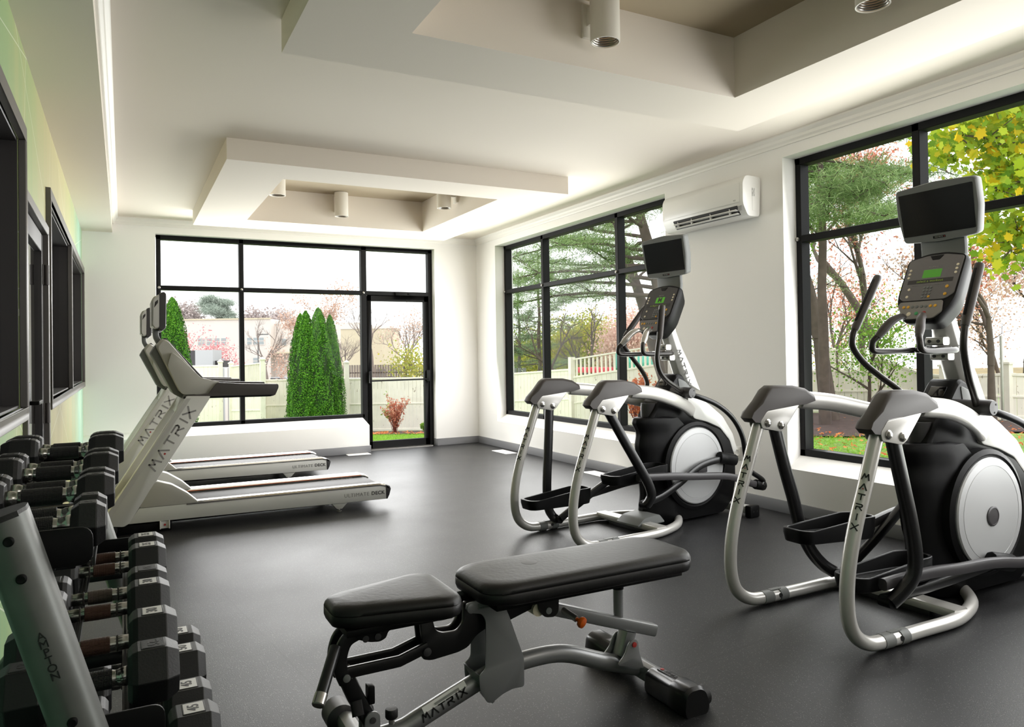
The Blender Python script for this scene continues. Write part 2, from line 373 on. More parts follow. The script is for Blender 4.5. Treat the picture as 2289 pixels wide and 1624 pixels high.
# ceiling slabs around the two raised recesses, with their dropped frames
BX = (0.72, 3.82); IX = (1.23, 3.30)
BOX1 = (6.10, 9.26, 6.59, 8.695); BOX2 = (0.70, 3.85, 1.20, 3.346)
c = MB()
for (x0, x1, y0, y1) in [(XL - .3, IX[0], YF, YB + .3), (IX[1], XR + .3, YF, YB + .3), (IX[0], IX[1], YF, BOX2[2]), (IX[0], IX[1], BOX2[3], BOX1[2]), (IX[0], IX[1], BOX1[3], YB + .3)]:
    c.box(x0, x1, y0, y1, ZC, ZC + 0.35)
struct(c.build('ceiling', M['ceil'], flat=True))
for B in (BOX1, BOX2):
    f = MB(); zb = 2.84
    f.box(BX[0], IX[0], B[0], B[1], zb, ZC); f.box(IX[1], BX[1], B[0], B[1], zb, ZC)
    f.box(IX[0], IX[1], B[0], B[2], zb, ZC); f.box(IX[0], IX[1], B[3], B[1], zb, ZC)
    struct(f.build('ceiling_coffer_frame', M['ceil'], flat=True))
    struct(MB().box(IX[0] - .05, IX[1] + .05, B[2] - .05, B[3] + .05, ZR, ZR + .06).build('ceiling_recess_panel', M['recess'], flat=True))
# soffit along the left wall
struct(MB().box(XL - .1, -0.10, YF, YB, 2.82, ZC + .01).build('ceiling_soffit', M['ceil'], flat=True))
# crown moulding
def crown(p0, p1, inward, name, zt=ZC):
    pr = [(0, 0.0), (0.0, -0.085), (0.012, -0.085), (0.016, -0.07), (0.03, -0.055), (0.036, -0.035), (0.055, -0.018), (0.06, -0.012), (0.06, 0.0)]
    d = Vector(p1) - Vector(p0); w = Vector(inward)
    rings = [[Vector(q) + w * a + Vector((0, 0, zt + b_)) for a, b_ in pr] for q in (p0, p1)]
    return struct(MB().loft(rings).build(name, M['trim'], flat=True))
crown((XR, YF, 0), (XR, YB, 0), (-1, 0, 0), 'trim_1')
crown((-0.10, YB, 0), (XR, YB, 0), (0, -1, 0), 'trim_2')
crown((-0.10, YF, 0), (-0.10, YB, 0), (1, 0, 0), 'trim_3')

# ---- back wall, window 1 and glass door in one black frame
ZT, ZTR, ZS = 2.838, 2.188, 0.451
YW = 10.167
w = MB(); TH = 0.28
w.box(XL - .3, 0.36, YB, YB + TH, 0, ZC); w.box(3.99, XR + .3, YB, YB + TH, 0, ZC)
w.box(0.36, 3.99, YB, YB + TH, ZT, ZC); 
struct(w.build('wall_back', M['wall'], flat=True))
# low wall with sloping top under the window
w = MB(); w.prism([(9.83, 0), (9.83, 0.372), (10.14, 0.452), (YB + TH, 0.452), (YB + TH, 0)], XL - .02, 2.935, 'x')
struct(w.build('wall_back_knee', M['wall'], bevel=0.006))
bb = MB(); bb.box(XL, 2.95, 9.815, 9.83, 0, 0.098); bb.box(2.935, 2.95, 9.83, YW - .02, 0, 0.098)
bb.box(3.998, XR, YB - .013, YB, 0, 0.098); bb.box(3.985, 3.998, YB - .013, YW - .02, 0, 0.098)
struct(bb.build('baseboard_back', M['base'], bevel=0.003))

def pane(x0, x1, z0, z1, y, parent, axis='y'):
    m_ = MB()
    if axis == 'y': m_.box(x0, x1, y - .003, y + .003, z0, z1)
    else: m_.box(y - .003, y + .003, x0, x1, z0, z1)
    return m_.build('glass_pane', M['glass'], parent, flat=True)
win1 = thing('window_1', 'black framed back wall window', 'window'); win1['kind'] = 'structure'; del win1['category']; del win1['label']
f = MB(); D0, D1 = YW - 0.02, YW + 0.08
xs = [0.371, 1.361, 2.967]
f.box(0.371, 3.984, D0, D1, ZT - 0.055, ZT)                 # head
f.box(0.371, 0.421, D0, D1, ZS, ZT)                          # left jamb
f.box(1.361 - .028, 1.361 + .028, D0, D1, ZS, ZT)
f.box(2.967 - .03, 2.967 + .045, D0, D1, 0, ZT)
f.box(3.984 - .055, 3.984, D0, D1, 0, ZT)
f.box(0.371, 3.984, D0 + .002, D1, ZTR - .028, ZTR + .028)
f.box(0.371, 2.967, D0, D1, ZS, ZS + .05)
f.build('frame', M['frame'], win1, bevel=0.004, seg=1)
k = MB()
for x, z in [(0.40, ZTR), (1.361, ZTR), (2.967, ZTR)]:
    k.lathe([(0.016, 0), (0.016, .012), (0.008, .018)], (x, D0, z), (0, -1, 0), 12)
k.build('frame_bolt', M['steel'], win1)
for a, b_ in ((0.42, 1.334), (1.388, 2.94), (3.01, 3.93)): pane(a, b_, ZTR + .028, ZT - .055, YW + .04, win1)
for a, b_ in ((0.42, 1.334), (1.388, 2.94)): pane(a, b_, ZS + .05, ZTR - .028, YW + .04, win1)
# glass door
d1 = bpy.data.objects.new('door_1', None); COL.objects.link(d1); struct(d1)
f = MB(); DX0, DX1, DZ = 3.02, 3.925, 2.155
f.box(DX0, DX0 + .058, D0 + .01, D1 - .02, 0.012, DZ); f.box(DX1 - .062, DX1, D0 + .01, D1 - .02, 0.012, DZ)
f.box(DX0, DX1, D0 + .01, D1 - .02, 0.012, 0.108); f.box(DX0, DX1, D0 + .01, D1 - .02, DZ - .078, DZ)
f.build('door_leaf', M['frame'], d1, bevel=0.003, seg=1)
pane(DX0 + .05, DX1 - .05, 0.1, DZ - .07, YW + .03, d1)
h = MB(); h.cyl((3.03, YW - .075, 0.958), (3.915, YW - .075, 0.962), 0.012, n=12)
h.box(3.02, 3.05, YW - .09, YW - .01, .93, 1.09); h.box(3.885, 3.915, YW - .09, YW - .01, .93, 1.09)
h.build('push_bar', M['frame'], d1, bevel=.003)
h = MB(); h.box(3.48, 3.78, YW - .07, YW - .01, 2.155, 2.20); h.box(3.5, 3.53, YW - .3, YW - .05, 2.165, 2.18); h.box(3.35, 3.52, YW - .3, YW - .28, 2.165, 2.18)
h = MB(); h.box(3.42, 3.72, YW - .065, YW - .01, 2.16, 2.21); h.box(3.60, 3.66, YW - .085, YW - .06, 2.17, 2.19)
h.build('door_closer', M['frame'], d1, bevel=.004)
st = MB().box(3.01, 3.93, YB - .01, YW + .1, 0, 0.012).build('threshold', M['steel'], d1)

# ---- right wall with two windows
XW = 4.8156
WB = (5.68, 9.42); WC = (0.50, 4.222)
w = MB(); X0, X1 = XR, XR + .28
for (a, b_) in ((YF, WC[0]), (WC[1], WB[0]), (WB[1], YB)): w.box(X0, X1, a, b_, 0, ZC)
for (a, b_) in (WC, WB):
    w.box(X0, X1, a, b_, ZT, ZC)
    w.prism([(X0, 0), (X1, 0), (X1, .452), (4.80, .452), (X0, .36)], a, b_, 'y')
struct(w.build('wall_right', M['wall'], flat=True))
struct(MB().box(XR - .013, XR, YF, YB - .013, 0, 0.098).build('baseboard_right', M['base'], bevel=.003))
def side_window(name, ys):
    wo = bpy.data.objects.new(name, None); COL.objects.link(wo); struct(wo)
    f = MB(); a, b_ = XW - .015, XW + .085
    f.box(a, b_, ys[0], ys[-1], ZT - .055, ZT); f.box(a, b_, ys[0], ys[-1], ZS, ZS + .055)
    f.box(a, b_, ys[0], ys[0] + .05, ZS, ZT); f.box(a, b_, ys[-1] - .05, ys[-1], ZS, ZT)
    for y in ys[1:-1]: f.box(a, b_, y - .028, y + .028, ZS, ZT)
    f.box(a + .002, b_, ys[0], ys[-1], ZTR - .028, ZTR + .028)
    f.build('frame', M['frame'], wo, bevel=.004, seg=1)
    k = MB()
    for y in ys[1:]: k.lathe([(0.016, 0), (0.016, .014), (0.008, .02)], (a, y - (.02 if y == ys[-1] else 0), ZTR), (-1, 0, 0), 12)
    k.build('frame_bolt', M['steel'], wo)
    for y0, y1 in zip(ys[:-1], ys[1:]):
        pane(y0 + .025, y1 - .025, ZS + .05, ZTR - .025, XW + .04, wo, 'x'); pane(y0 + .025, y1 - .025, ZTR + .025, ZT - .05, XW + .04, wo, 'x')
side_window('window_2', [5.68, 6.69, 8.336, 9.418])
side_window('window_3', [0.50, 1.53, 3.189, 4.2208])

# ---- left wall with interior glazing (mural above and below)
w = MB(); A0, A1 = XL - .14, XL
OW1 = (1.2, 4.07, 1.09, 2.32); OD = (4.20, 5.30, 0.0, 2.07); OW3 = (5.48, 9.93, 1.06, 2.31)
w.box(A0, A1, YF, OW1[0], 0, ZC); w.box(A0, A1, OW1[0], OW1[1], 0, OW1[2]); w.box(A0, A1, OW1[0], OW1[1], OW1[3], ZC)
w.box(A0, A1, OW1[1], OD[0], 0, ZC); w.box(A0, A1, OD[0], OD[1], OD[3], ZC); w.box(A0, A1, OD[1], OW3[0], 0, ZC)
w.box(A0, A1, OW3[0], OW3[1], 0, OW3[2]); w.box(A0, A1, OW3[0], OW3[1], OW3[3], ZC); w.box(A0, A1, OW3[1], YB, 0, ZC)
struct(w.build('wall_left', M['mural'], flat=True))
bb = MB(); bb.box(XL, XL + .013, YF, 4.12, 0, .098); bb.box(XL, XL + .013, 5.38, 9.815, 0, .098)
struct(bb.build('baseboard_left', M['base'], bevel=.003))
def interior_window(name, O, mulls):
    wo = bpy.data.objects.new(name, None); COL.objects.link(wo); struct(wo)
    y0, y1, z0, z1 = O; f = MB(); a, b_ = XL - .005, XL + .028; t_ = .06
    f.box(a, b_, y0 - t_, y1 + t_, z1, z1 + t_ + .01); f.box(a, b_, y0 - t_, y1 + t_, z0 - t_, z0)
    f.box(a, b_, y0 - t_, y0, z0, z1); f.box(a, b_, y1, y1 + t_, z0, z1)
    for y in mulls: f.box(a, b_, y - .035, y + .035, z0, z1)
    f.build('frame', M['dframe'], wo, bevel=.003, seg=1)
    g = MB(); a2, b2 = XL - .13, XL - .005
    ys = [y0] + [y for y in mulls] + [y1]
    g.box(a2, b2, y0, y1, z1 - .012, z1); g.box(a2, b2, y0, y1, z0, z0 + .012); g.box(a2, b2, y0, y0 + .012, z0, z1); g.box(a2, b2, y1 - .012, y1, z0, z1)
    for y in mulls: g.box(a2, b2, y - .028, y + .028, z0, z1)
    g.build('inner_stop', M['dinner'], wo, bevel=.002, seg=1)
    for p, q in zip(ys[:-1], ys[1:]):
        MB().box(XL - .075, XL - .069, p + .01, q - .01, z0 + .01, z1 - .01).build('glass_pane', M['dglass'], wo, flat=True)
interior_window('window_4', OW1, [2.6])
interior_window('window_5', OW3, [7.6])
d2 = bpy.data.objects.new('door_2', None); COL.objects.link(d2); struct(d2)
f = MB(); a, b_ = XL - .14, XL + .022
f.box(a, b_, 4.15, 4.205, 0, 2.075); f.box(a, b_, 5.295, 5.36, 0, 2.075); f.box(a, b_, 4.15, 5.36, 2.065, 2.12)
f.build('door_frame', M['dframe'], d2, bevel=.003, seg=1)
f = MB(); a, b_ = XL - .05, XL - .005
f.box(a, b_, 4.215, 4.32, .02, 2.055); f.box(a, b_, 5.185, 5.285, .02, 2.055); f.box(a, b_, 4.32, 5.185, 1.95, 2.055); f.box(a, b_, 4.32, 5.185, .02, .25)
f.build('door_leaf', M['dinner'], d2, bevel=.003, seg=1)
MB().box(XL - .03, XL - .024, 4.31, 5.195, .24, 1.96).build('glass_pane', M['dglass'], d2, flat=True)
for z in (0.99, 1.82):
    MB().cyl((XL + .012, 5.29, z - .06), (XL + .012, 5.29, z + .06), .014, n=12).box(XL - .006, XL + .0, 5.24, 5.34, z - .06, z + .06).build('hinge', M['bronze'], d2)
h = MB(); h.box(XL - .006, XL + .02, 4.225, 4.31, 1.0, 1.2); h.box(XL + .02, XL + .055, 4.24, 4.27, 1.09, 1.11); h.box(XL + .045, XL + .06, 4.24, 4.40, 1.09, 1.11)
h.build('door_handle', M['black'], d2, bevel=.004)
# corridor seen through the glass
struct(MB().box(-2.1, -2.0, YF, YB + .2, 0, 3.0).build('wall_corridor', M['corr'], flat=True))
struct(MB().box(-2.1, XL - .14, YB + .0, YB + .1, 0, 3.0).build('wall_corridor_end', M['corr'], flat=True))
struct(MB().box(-2.1, XL - .13, YF, YB, 2.6, 2.7).build('ceiling_corridor', M['corr'], flat=True))
struct(MB().box(XL - .2, XR + .3, YF - .15, YF, 0, ZC).build('wall_front', M['wall'], flat=True))
area('added_corridor_fill', (-1.3, 5.0, 2.58), (0, 0, -1), .6, 6.0, 10, (1, .96, .9))  # added unseen lamp that brightens the corridor behind the glass

# ---- wall mounted things
ac = thing('air_conditioner', 'white split air conditioner mounted high between the two side windows', 'air conditioner', (4.66, 4.96, 2.40))
pr = rpoly([(0, 0.33), (-.17, 0.335), (-.205, .28), (-.205, .10), (-.15, .0), (-.02, 0)], .03, 3)
MB().prism(pr, -.51, .51, 'y').build('housing', M['white'], ac, bevel=.006)
MB().prism(rpoly([(-.206, .295), (-.175, .338), (-.169, .34), (-.199, .30), (-.2065, .285)], .002, 2), -.5, .5, 'y')
fp = MB().prism([(-.2065, .275), (-.2085, .275), (-.2085, .115), (-.2065, .115)], -.475, .475, 'y').build('front_cover', M['white'], ac, bevel=.001)
MB().prism([(-.202, .085), (-.160, .018), (-.150, .026), (-.195, .10)], -.44, .36, 'y').build('air_outlet', M['inkb'], ac, flat=True)
lv = MB()
lv.prism([(-.205, .062), (-.211, .055), (-.150, .045), (-.150, .05)], -.43, .35, 'y'); lv.prism([(-.186, .035), (-.191, .028), (-.14, .02), (-.14, .025)], -.43, .35, 'y')
for y in (-.35, -.12, .12, .3): lv.box(-.198, -.165, y, y + .006, .03, .08)
lv.build('louver', M['white'], ac)
words('R32', .016, frame_m((-.209, -.42, .135), (0, -1, 0), (0, 0, 1)), ac, M['inkl'], 'lettering')
MB().box(-.10, -.04, -.512, -.5105, .05, .24).build('side_label', M['white'], ac)
words('|| |||\n||| |\n| ||||\n||| ||', .02, frame_m((-.09, -.5125, .2), (-1, 0, 0), (0, 0, 1)), ac, M['inkl'], 'lettering', ls=.8)
MB().box(-.203, -.200, -.495, -.45, .045, .085).build('data_sticker', M['inkl'], ac)

def outlet(loc, ax, label):
    t_ = thing('wall_outlet', label, 'outlet', loc)
    w_ = MB().box(-.006, 0, -.036, .036, -.058, .058).build('cover_plate', M['white'], t_, bevel=.003)
    s_ = MB()
    for z in (-.025, .025): s_.box(-.0085, -.005, -.017, .017, z - .016, z + .016)
    s_.build('socket', M['trim'], t_, bevel=.002)
    p_ = MB()
    for z in (-.025, .025):
        for y in (-.007, .007): p_.box(-.0095, -.008, y - .0015, y + .0015, z - .006, z + .006)
    p_.build('slot', M['inkb'], t_, flat=True)
    return t_
outlet((4.66, 4.765, 0.42), 0, 'white wall outlet low on the right wall between the two side windows')
# floor papers / cover plates
def sheet(cx, cy, w_, h_, rz, label):
    o = MB().box(-w_ / 2, w_ / 2, -h_ / 2, h_ / 2, 0.0005, 0.006).build('floor_register_cover', M['paper'], None, bevel=.002)
    o.location = (cx, cy, 0); o.rotation_euler = (0, 0, rz); tag(o, label, 'floor plate', 'white floor plates by the walls')
sheet(2.75, 9.735, .30, .17, -.02, 'white flat floor plate in front of the low wall beside the glass door')
sheet(4.47, 8.84, .17, .42, .0, 'white flat floor plate by the baseboard near the far right corner')
sheet(4.49, 6.62, .17, .46, .0, 'white flat floor plate by the right baseboard behind the far elliptical')

# ---- cylinder lamps
def can(loc, d, label):
    t_ = thing('cylinder_lamp', label, 'ceiling lamp', loc, 0, 'white cylinder lamps in the ceiling recesses')
    r0, hh = .078, .275
    MB().lathe([(r0 - .006, 0), (r0, .0), (r0, hh), (r0 - .004, hh + .004)], (0, 0, 0), (0, 0, 1), 32, cap=False).lathe([(r0 - .006, 0), (r0 - .006, .09), (.001, .0901)], (0, 0, 0), (0, 0, 1), 32, cap=False).lathe([(r0 - .004, hh + .004), (.001, hh + .005)], (0, 0, 0), (0, 0, 1), 32, cap=False).build('lamp_can', M['lampw'], t_)
    bf = MB()
    for k_ in range(7):
        z = .008 + k_ * .01; ra = r0 - .008 - k_ * .004
        bf.lathe([(ra, z), (ra - .003, z + .004), (ra, z + .009)], (0, 0, 0), (0, 0, 1), 32, cap=False)
    bf.build('ribbed_baffle', M['steel'], t_)
    MB().lathe([(.04, .083), (.001, .0825)], (0, 0, 0), (0, 0, 1), 24, cap=False).build('lamp_bulb', M['lampglow'], t_)
    D = Vector(d); e = Vector((0, 0, 1)).cross(D)
    b_ = MB(); c0 = D * (r0 - .01); c1 = D * (r0 + .055)
    def bx(p0, p1, hw, z0, z1):
        q = [p0 - e * hw, p0 + e * hw, p1 + e * hw, p1 - e * hw]
        b_.add([(v_.x, v_.y, z0) for v_ in q] + [(v_.x, v_.y, z1) for v_ in q], [(3, 2, 1, 0), (4, 5, 6, 7), (0, 1, 5, 4), (1, 2, 6, 5), (2, 3, 7, 6), (3, 0, 4, 7)])
    bx(c0, c1, .03, .13, .23); bx(D * (r0 + .05), D * (r0 + .072), .05, .07, .25)
    b_.build('wall_bracket', M['lampw'], t_, bevel=.002)
    return t_
rr_ = .078 + .072
can((2.244, 3.346 - rr_, 2.925), (0, 1, 0), 'white cylinder lamp on the far side of the nearer ceiling recess')
can((3.30 - rr_, 2.29, 2.925), (1, 0, 0), 'white cylinder lamp on the window side of the nearer ceiling recess')
can((2.25, 8.695 - rr_, 2.925), (0, 1, 0), 'middle white cylinder lamp on the far side of the farther ceiling recess')
can((1.23 + rr_, 7.68, 2.925), (-1, 0, 0), 'white cylinder lamp half hidden behind the edge of the farther ceiling recess')
can((3.30 - rr_, 7.62, 2.925), (1, 0, 0), 'white cylinder lamp on the window side of the farther ceiling recess')
# ================================================================== TREADMILLS
def treadmill(loc, label):
    t = thing('treadmill', label, 'treadmill', loc, 0, 'treadmills')
    W = 0.74
    beam = [(0.02, .085), (0.10, .194), (2.0, .191), (2.012, .067), (1.4, .07)]
    for y0, y1, nm in ((0, .055, 'side_rail'), (W - .055, W, 'side_rail')):
        b = MB().prism([(0.02, .085), (0.098, .194), (2.0, .191), (2.012, .067)], y0, y1, 'y').build(nm, M['lightgrey'], t, bevel=.003)
        if y0 == 0:
            words('ULTIMATE', .042, frame_m((1.635, -.0012, .1265), (1, 0, -.005), (0, 0, 1)), b, M['inkl'], 'deck_lettering', sp=1.15, align='LEFT')
            words('DECK', .042, frame_m((1.87, -.0012, .126), (1, 0, -.005), (0, 0, 1)), b, M['ink'], 'deck_lettering', sp=1.1, align='LEFT', bold=.0012)
    # landing strips: bright metal with an orange line on the inner edge
    for s in (0, 1):
        y = lambda a: a if s == 0 else W - a
        pr = [(-.004, .186), (-.004, .198), (.012, .208), (.085, .208), (.11, .203), (.13, .195), (.13, .186)]
        rings = [[(x, y(a), z + dz) for a, z in pr] for x, dz in ((.42, 0), (1.95, -.003), (1.99, -.012), (2.025, -.03))]
        if s: rings = [list(reversed(r_)) for r_ in rings]
        MB().loft(rings).build('landing_strip', M['chrome'] if True else M['steel'], t, ang=30)
        MB().box(.42, 1.96, y(.131) - .002, y(.131) + .002, .188, .1945).build('orange_line', M['orange'], t, flat=True)
        e = [(1.995, .192), (2.035, .176), (2.044, .15), (2.030, .10), (2.013, .066), (2.002, .067)]
        MB().prism(e, y(0) - .004 if s == 0 else W - .06, .06 if s == 0 else W + .004, 'y').build('rear_cap', M['dgrey'], t, bevel=.006)
    bl = MB().prism([(.25, .176), (1.97, .176), (2.0, .168), (2.01, .15), (2.0, .13), (1.96, .125), (.25, .125)], .125, W - .125, 'y').build('running_belt', M['belt'], t, bevel=.004)
    words('MATRIX', .05, frame_m((1.74, W - .16, .1765), (1, 0, 0), (0, 1, 0)), bl, M['label'], 'belt_lettering', sp=1.6)
    MB().box(.05, 1.93, .05, W - .05, .06, .125).build('deck_underside', M['black'], t, bevel=.005)
    # masts
    mast = rpoly([(-.165, .09), (-.004, .067), (.03, .088), (.606, 1.012), (.425, 1.02)], .012, 2)
    for s, (y0, y1) in enumerate(((-.004, .075), (W - .075, W + .004))):
        m_ = MB().prism(mast, y0, y1, 'y').build('mast', M['lightgrey'], t, bevel=.008)
        if s == 0:
            d = Vector((.279, 0, .434)).normalized(); up = Vector((-d.z, 0, d.x))
            logo(.064, .525, frame_m(Vector((.208, -.0055, .462)), d, up), m_, M['inkm'], th=.19)
        MB().prism([(-.150, .115), (-.115, .108), (.46, 1.0), (.43, 1.0)], y0 - .0015 if s == 0 else y1 - .001, y0 + .001 if s == 0 else y1 + .0015, 'y').build('mast_trim_strip', M['silver'], m_, flat=True)
    MB().prism(rpoly([(-.13, .1), (.26, .1), (.40, .19), (.36, .235), (.18, .33), (.10, .36), (.05, .33), (-.08, .16)], .04, 4), .07, W - .07, 'y').build('motor_cover', M['lightgrey'], t, bevel=.008)
    MB().prism([(.36, .88), (.5, .93), (.56, 1.02), (.42, 1.03)], .07, W - .07, 'y').build('cross_brace', M['silver'], t, bevel=.006)
    for s in (0, 1):
        fa = rpoly([(.097, .196), (.186, .368), (.215, .384), (.32, .35), (.43, .275), (.502, .205), (.5, .193)], .012, 2)
        y0, y1 = ((-.003, .10), (W - .10, W + .003))[s]
        MB().prism(fa, y0, y1, 'y').build('side_fairing', M['greige'] if s == 0 else M['lightgrey'], t, bevel=.012)
    # console pod with handrails
    pod = rpoly([(.385, 1.045), (.222, 1.405), (.262, 1.462), (.30, 1.455), (.539, 1.15), (.66, 1.114), (.60, 1.03), (.47, 1.03)], .02, 3)
    prf = []
    for y, k in ((.09, .93), (.105, .985), (.14, 1.0), (W - .14, 1.0), (W - .105, .985), (W - .09, .93)):
        prf.append([(.44 + (a - .44) * k, y, 1.2 + (z - 1.2) * k) for a, z in pod])
    MB().loft(prf).build('console_pod', M['greige'], t)
    MB().prism([(.19, 1.35), (.225, 1.415), (.39, 1.05), (.45, 1.02), (.42, .985), (.345, 1.03)], .16, W - .16, 'y').build('console_back_cover', M['mgrey'], t, bevel=.01)
    MB().prism(rpoly([(.272, 1.458), (.292, 1.472), (.562, 1.15), (.54, 1.14)], .008, 2), .13, W - .13, 'y').build('console_face', M['dgrey'], t, bevel=.006)
    for s in (0, 1):
        y = lambda a: a if s == 0 else W - a
        sil = rpoly([(.40, 1.03), (.36, 1.10), (.30, 1.25), (.33, 1.36), (.40, 1.30), (.539, 1.15), (.68, 1.116), (.58, 1.02)], .02, 3)
        MB().prism(sil, *sorted((y(.03), y(.10))), 'y').build('console_side', M['greige'], t, bevel=.014)
        hr = rpoly([(.40, .998), (.42, 1.02), (.585, 1.03), (.65, 1.115), (.82, 1.10), (1.11, 1.088), (1.112, 1.06), (1.085, 1.0), (1.06, .992), (.8, .995)], .01, 3)
        h = MB().prism(hr, *sorted((y(.0), y(.075))), 'y').build('handrail', M['bronze'], t, bevel=.014, seg=3)
        MB().prism([(.41, .996), (.41, 1.012), (1.07, 1.006), (1.05, .990)], *sorted((y(-.003), y(.078))), 'y').build('lower_trim', M['black'], h, bevel=.004)
    MB().rect_tube([(.60, .09, 1.06), (.60, W - .09, 1.06)], .02, .03, up=(0, 0, 1)).build('front_crossbar', M['bronze'], t)
    # tv
    MB().rect_tube([(.275, W / 2, 1.40), (.243, W / 2, 1.46), (.232, W / 2, 1.50), (.232, W / 2, 1.60)], .018, .13, up=(0, 1, 0), smooth=True).build('screen_neck', M['mgrey'], t)
    def tvpart(prof, m_, nm, par):
        prof = rpoly(prof, .01, 3); rg = []
        for y, k in ((W / 2 - .235, .93), (W / 2 - .228, .985), (W / 2 - .21, 1), (W / 2 + .21, 1), (W / 2 + .228, .985), (W / 2 + .235, .93)):
            rg.append([(.255 + (a - .255) * k, y, 1.68 + (z - 1.68) * k) for a, z in prof])
        return MB().loft(rg).build(nm, m_, par)
    s_ = tvpart([(.248, 1.53), (.252, 1.815), (.285, 1.828), (.302, 1.812), (.297, 1.545), (.268, 1.52)], M['dgrey'], 'screen_housing', t)
    tvpart([(.250, 1.545), (.252, 1.808), (.225, 1.79), (.208, 1.76), (.205, 1.56), (.222, 1.535)], M['silver'], 'rear_shell', s_)
    MB().prism([(.215, 1.70), (.222, 1.745), (.243, 1.765), (.243, 1.74)], W / 2 - .2365, W / 2 - .22, 'y').build('side_slot', M['dinner'], s_, bevel=.001)
    MB().prism([(.2985, 1.57), (.3035, 1.57), (.305, 1.80), (.300, 1.80)], W / 2 - .19, W / 2 + .19, 'y').build('screen', M['screen'], s_, flat=True)
    MB().prism([(.198, 1.56), (.198, 1.76), (.215, 1.79), (.235, 1.80), (.235, 1.55)], W / 2 - .19, W / 2 + .19, 'y').build('back_cover', M['silver'], s_, bevel=.008)
    # feet and wheels
    for y in (.01, W - .05):
        f = MB().prism([(1.535, .07), (1.665, .068), (1.62, .022), (1.575, .022)], y, y + .04, 'y').build('rear_foot', M['lightgrey'], t, bevel=.002)
        MB().lathe([(.022, 0), (.022, .006), (.008, .01), (.006, .03)], (1.597, y + .02, 0), (0, 0, 1), 16).build('foot_screw', M['steel'], f)
    for y in (.012, W - .04):
        k = MB(); k.lathe([(.018, -.001), (.048, 0), (.05, .006), (.05, .024), (.046, .028), (.018, .029)], (-.094, y, .05), (0, 1, 0), 28)
        wl = k.build('wheel', M['rubber'], t); MB().lathe([(.012, -.003), (.012, 0)], (-.094, y, .05), (0, 1, 0), 14).build('wheel_bolt', M['steel'], wl)
    for y in (-.004, W - .03):
        k = MB(); k.box(.235, .242, y, y + .034, .022, .085).box(.297, .304, y, y + .034, .022, .085).box(.235, .304, y + .024, y + .034, .022, .085).build('lifting_bracket', M['white'], t, bevel=.001)
    MB().lathe([(.008, 0), (.008, .012)], (.27, .012, .05), (0, 1, 0), 12).build('bracket_bolt', M['red'], t)
    MB().box(-.10, .32, .05, W - .05, .0, .09).build('front_leveller', M['black'], t, bevel=.01)
    return t
treadmill((0, 6.235, 0), 'nearer white and grey treadmill, the one beside the dumbbell rack')
treadmill((-.04, 8.19, 0), 'farther white and grey treadmill, next to the low wall under the back window')
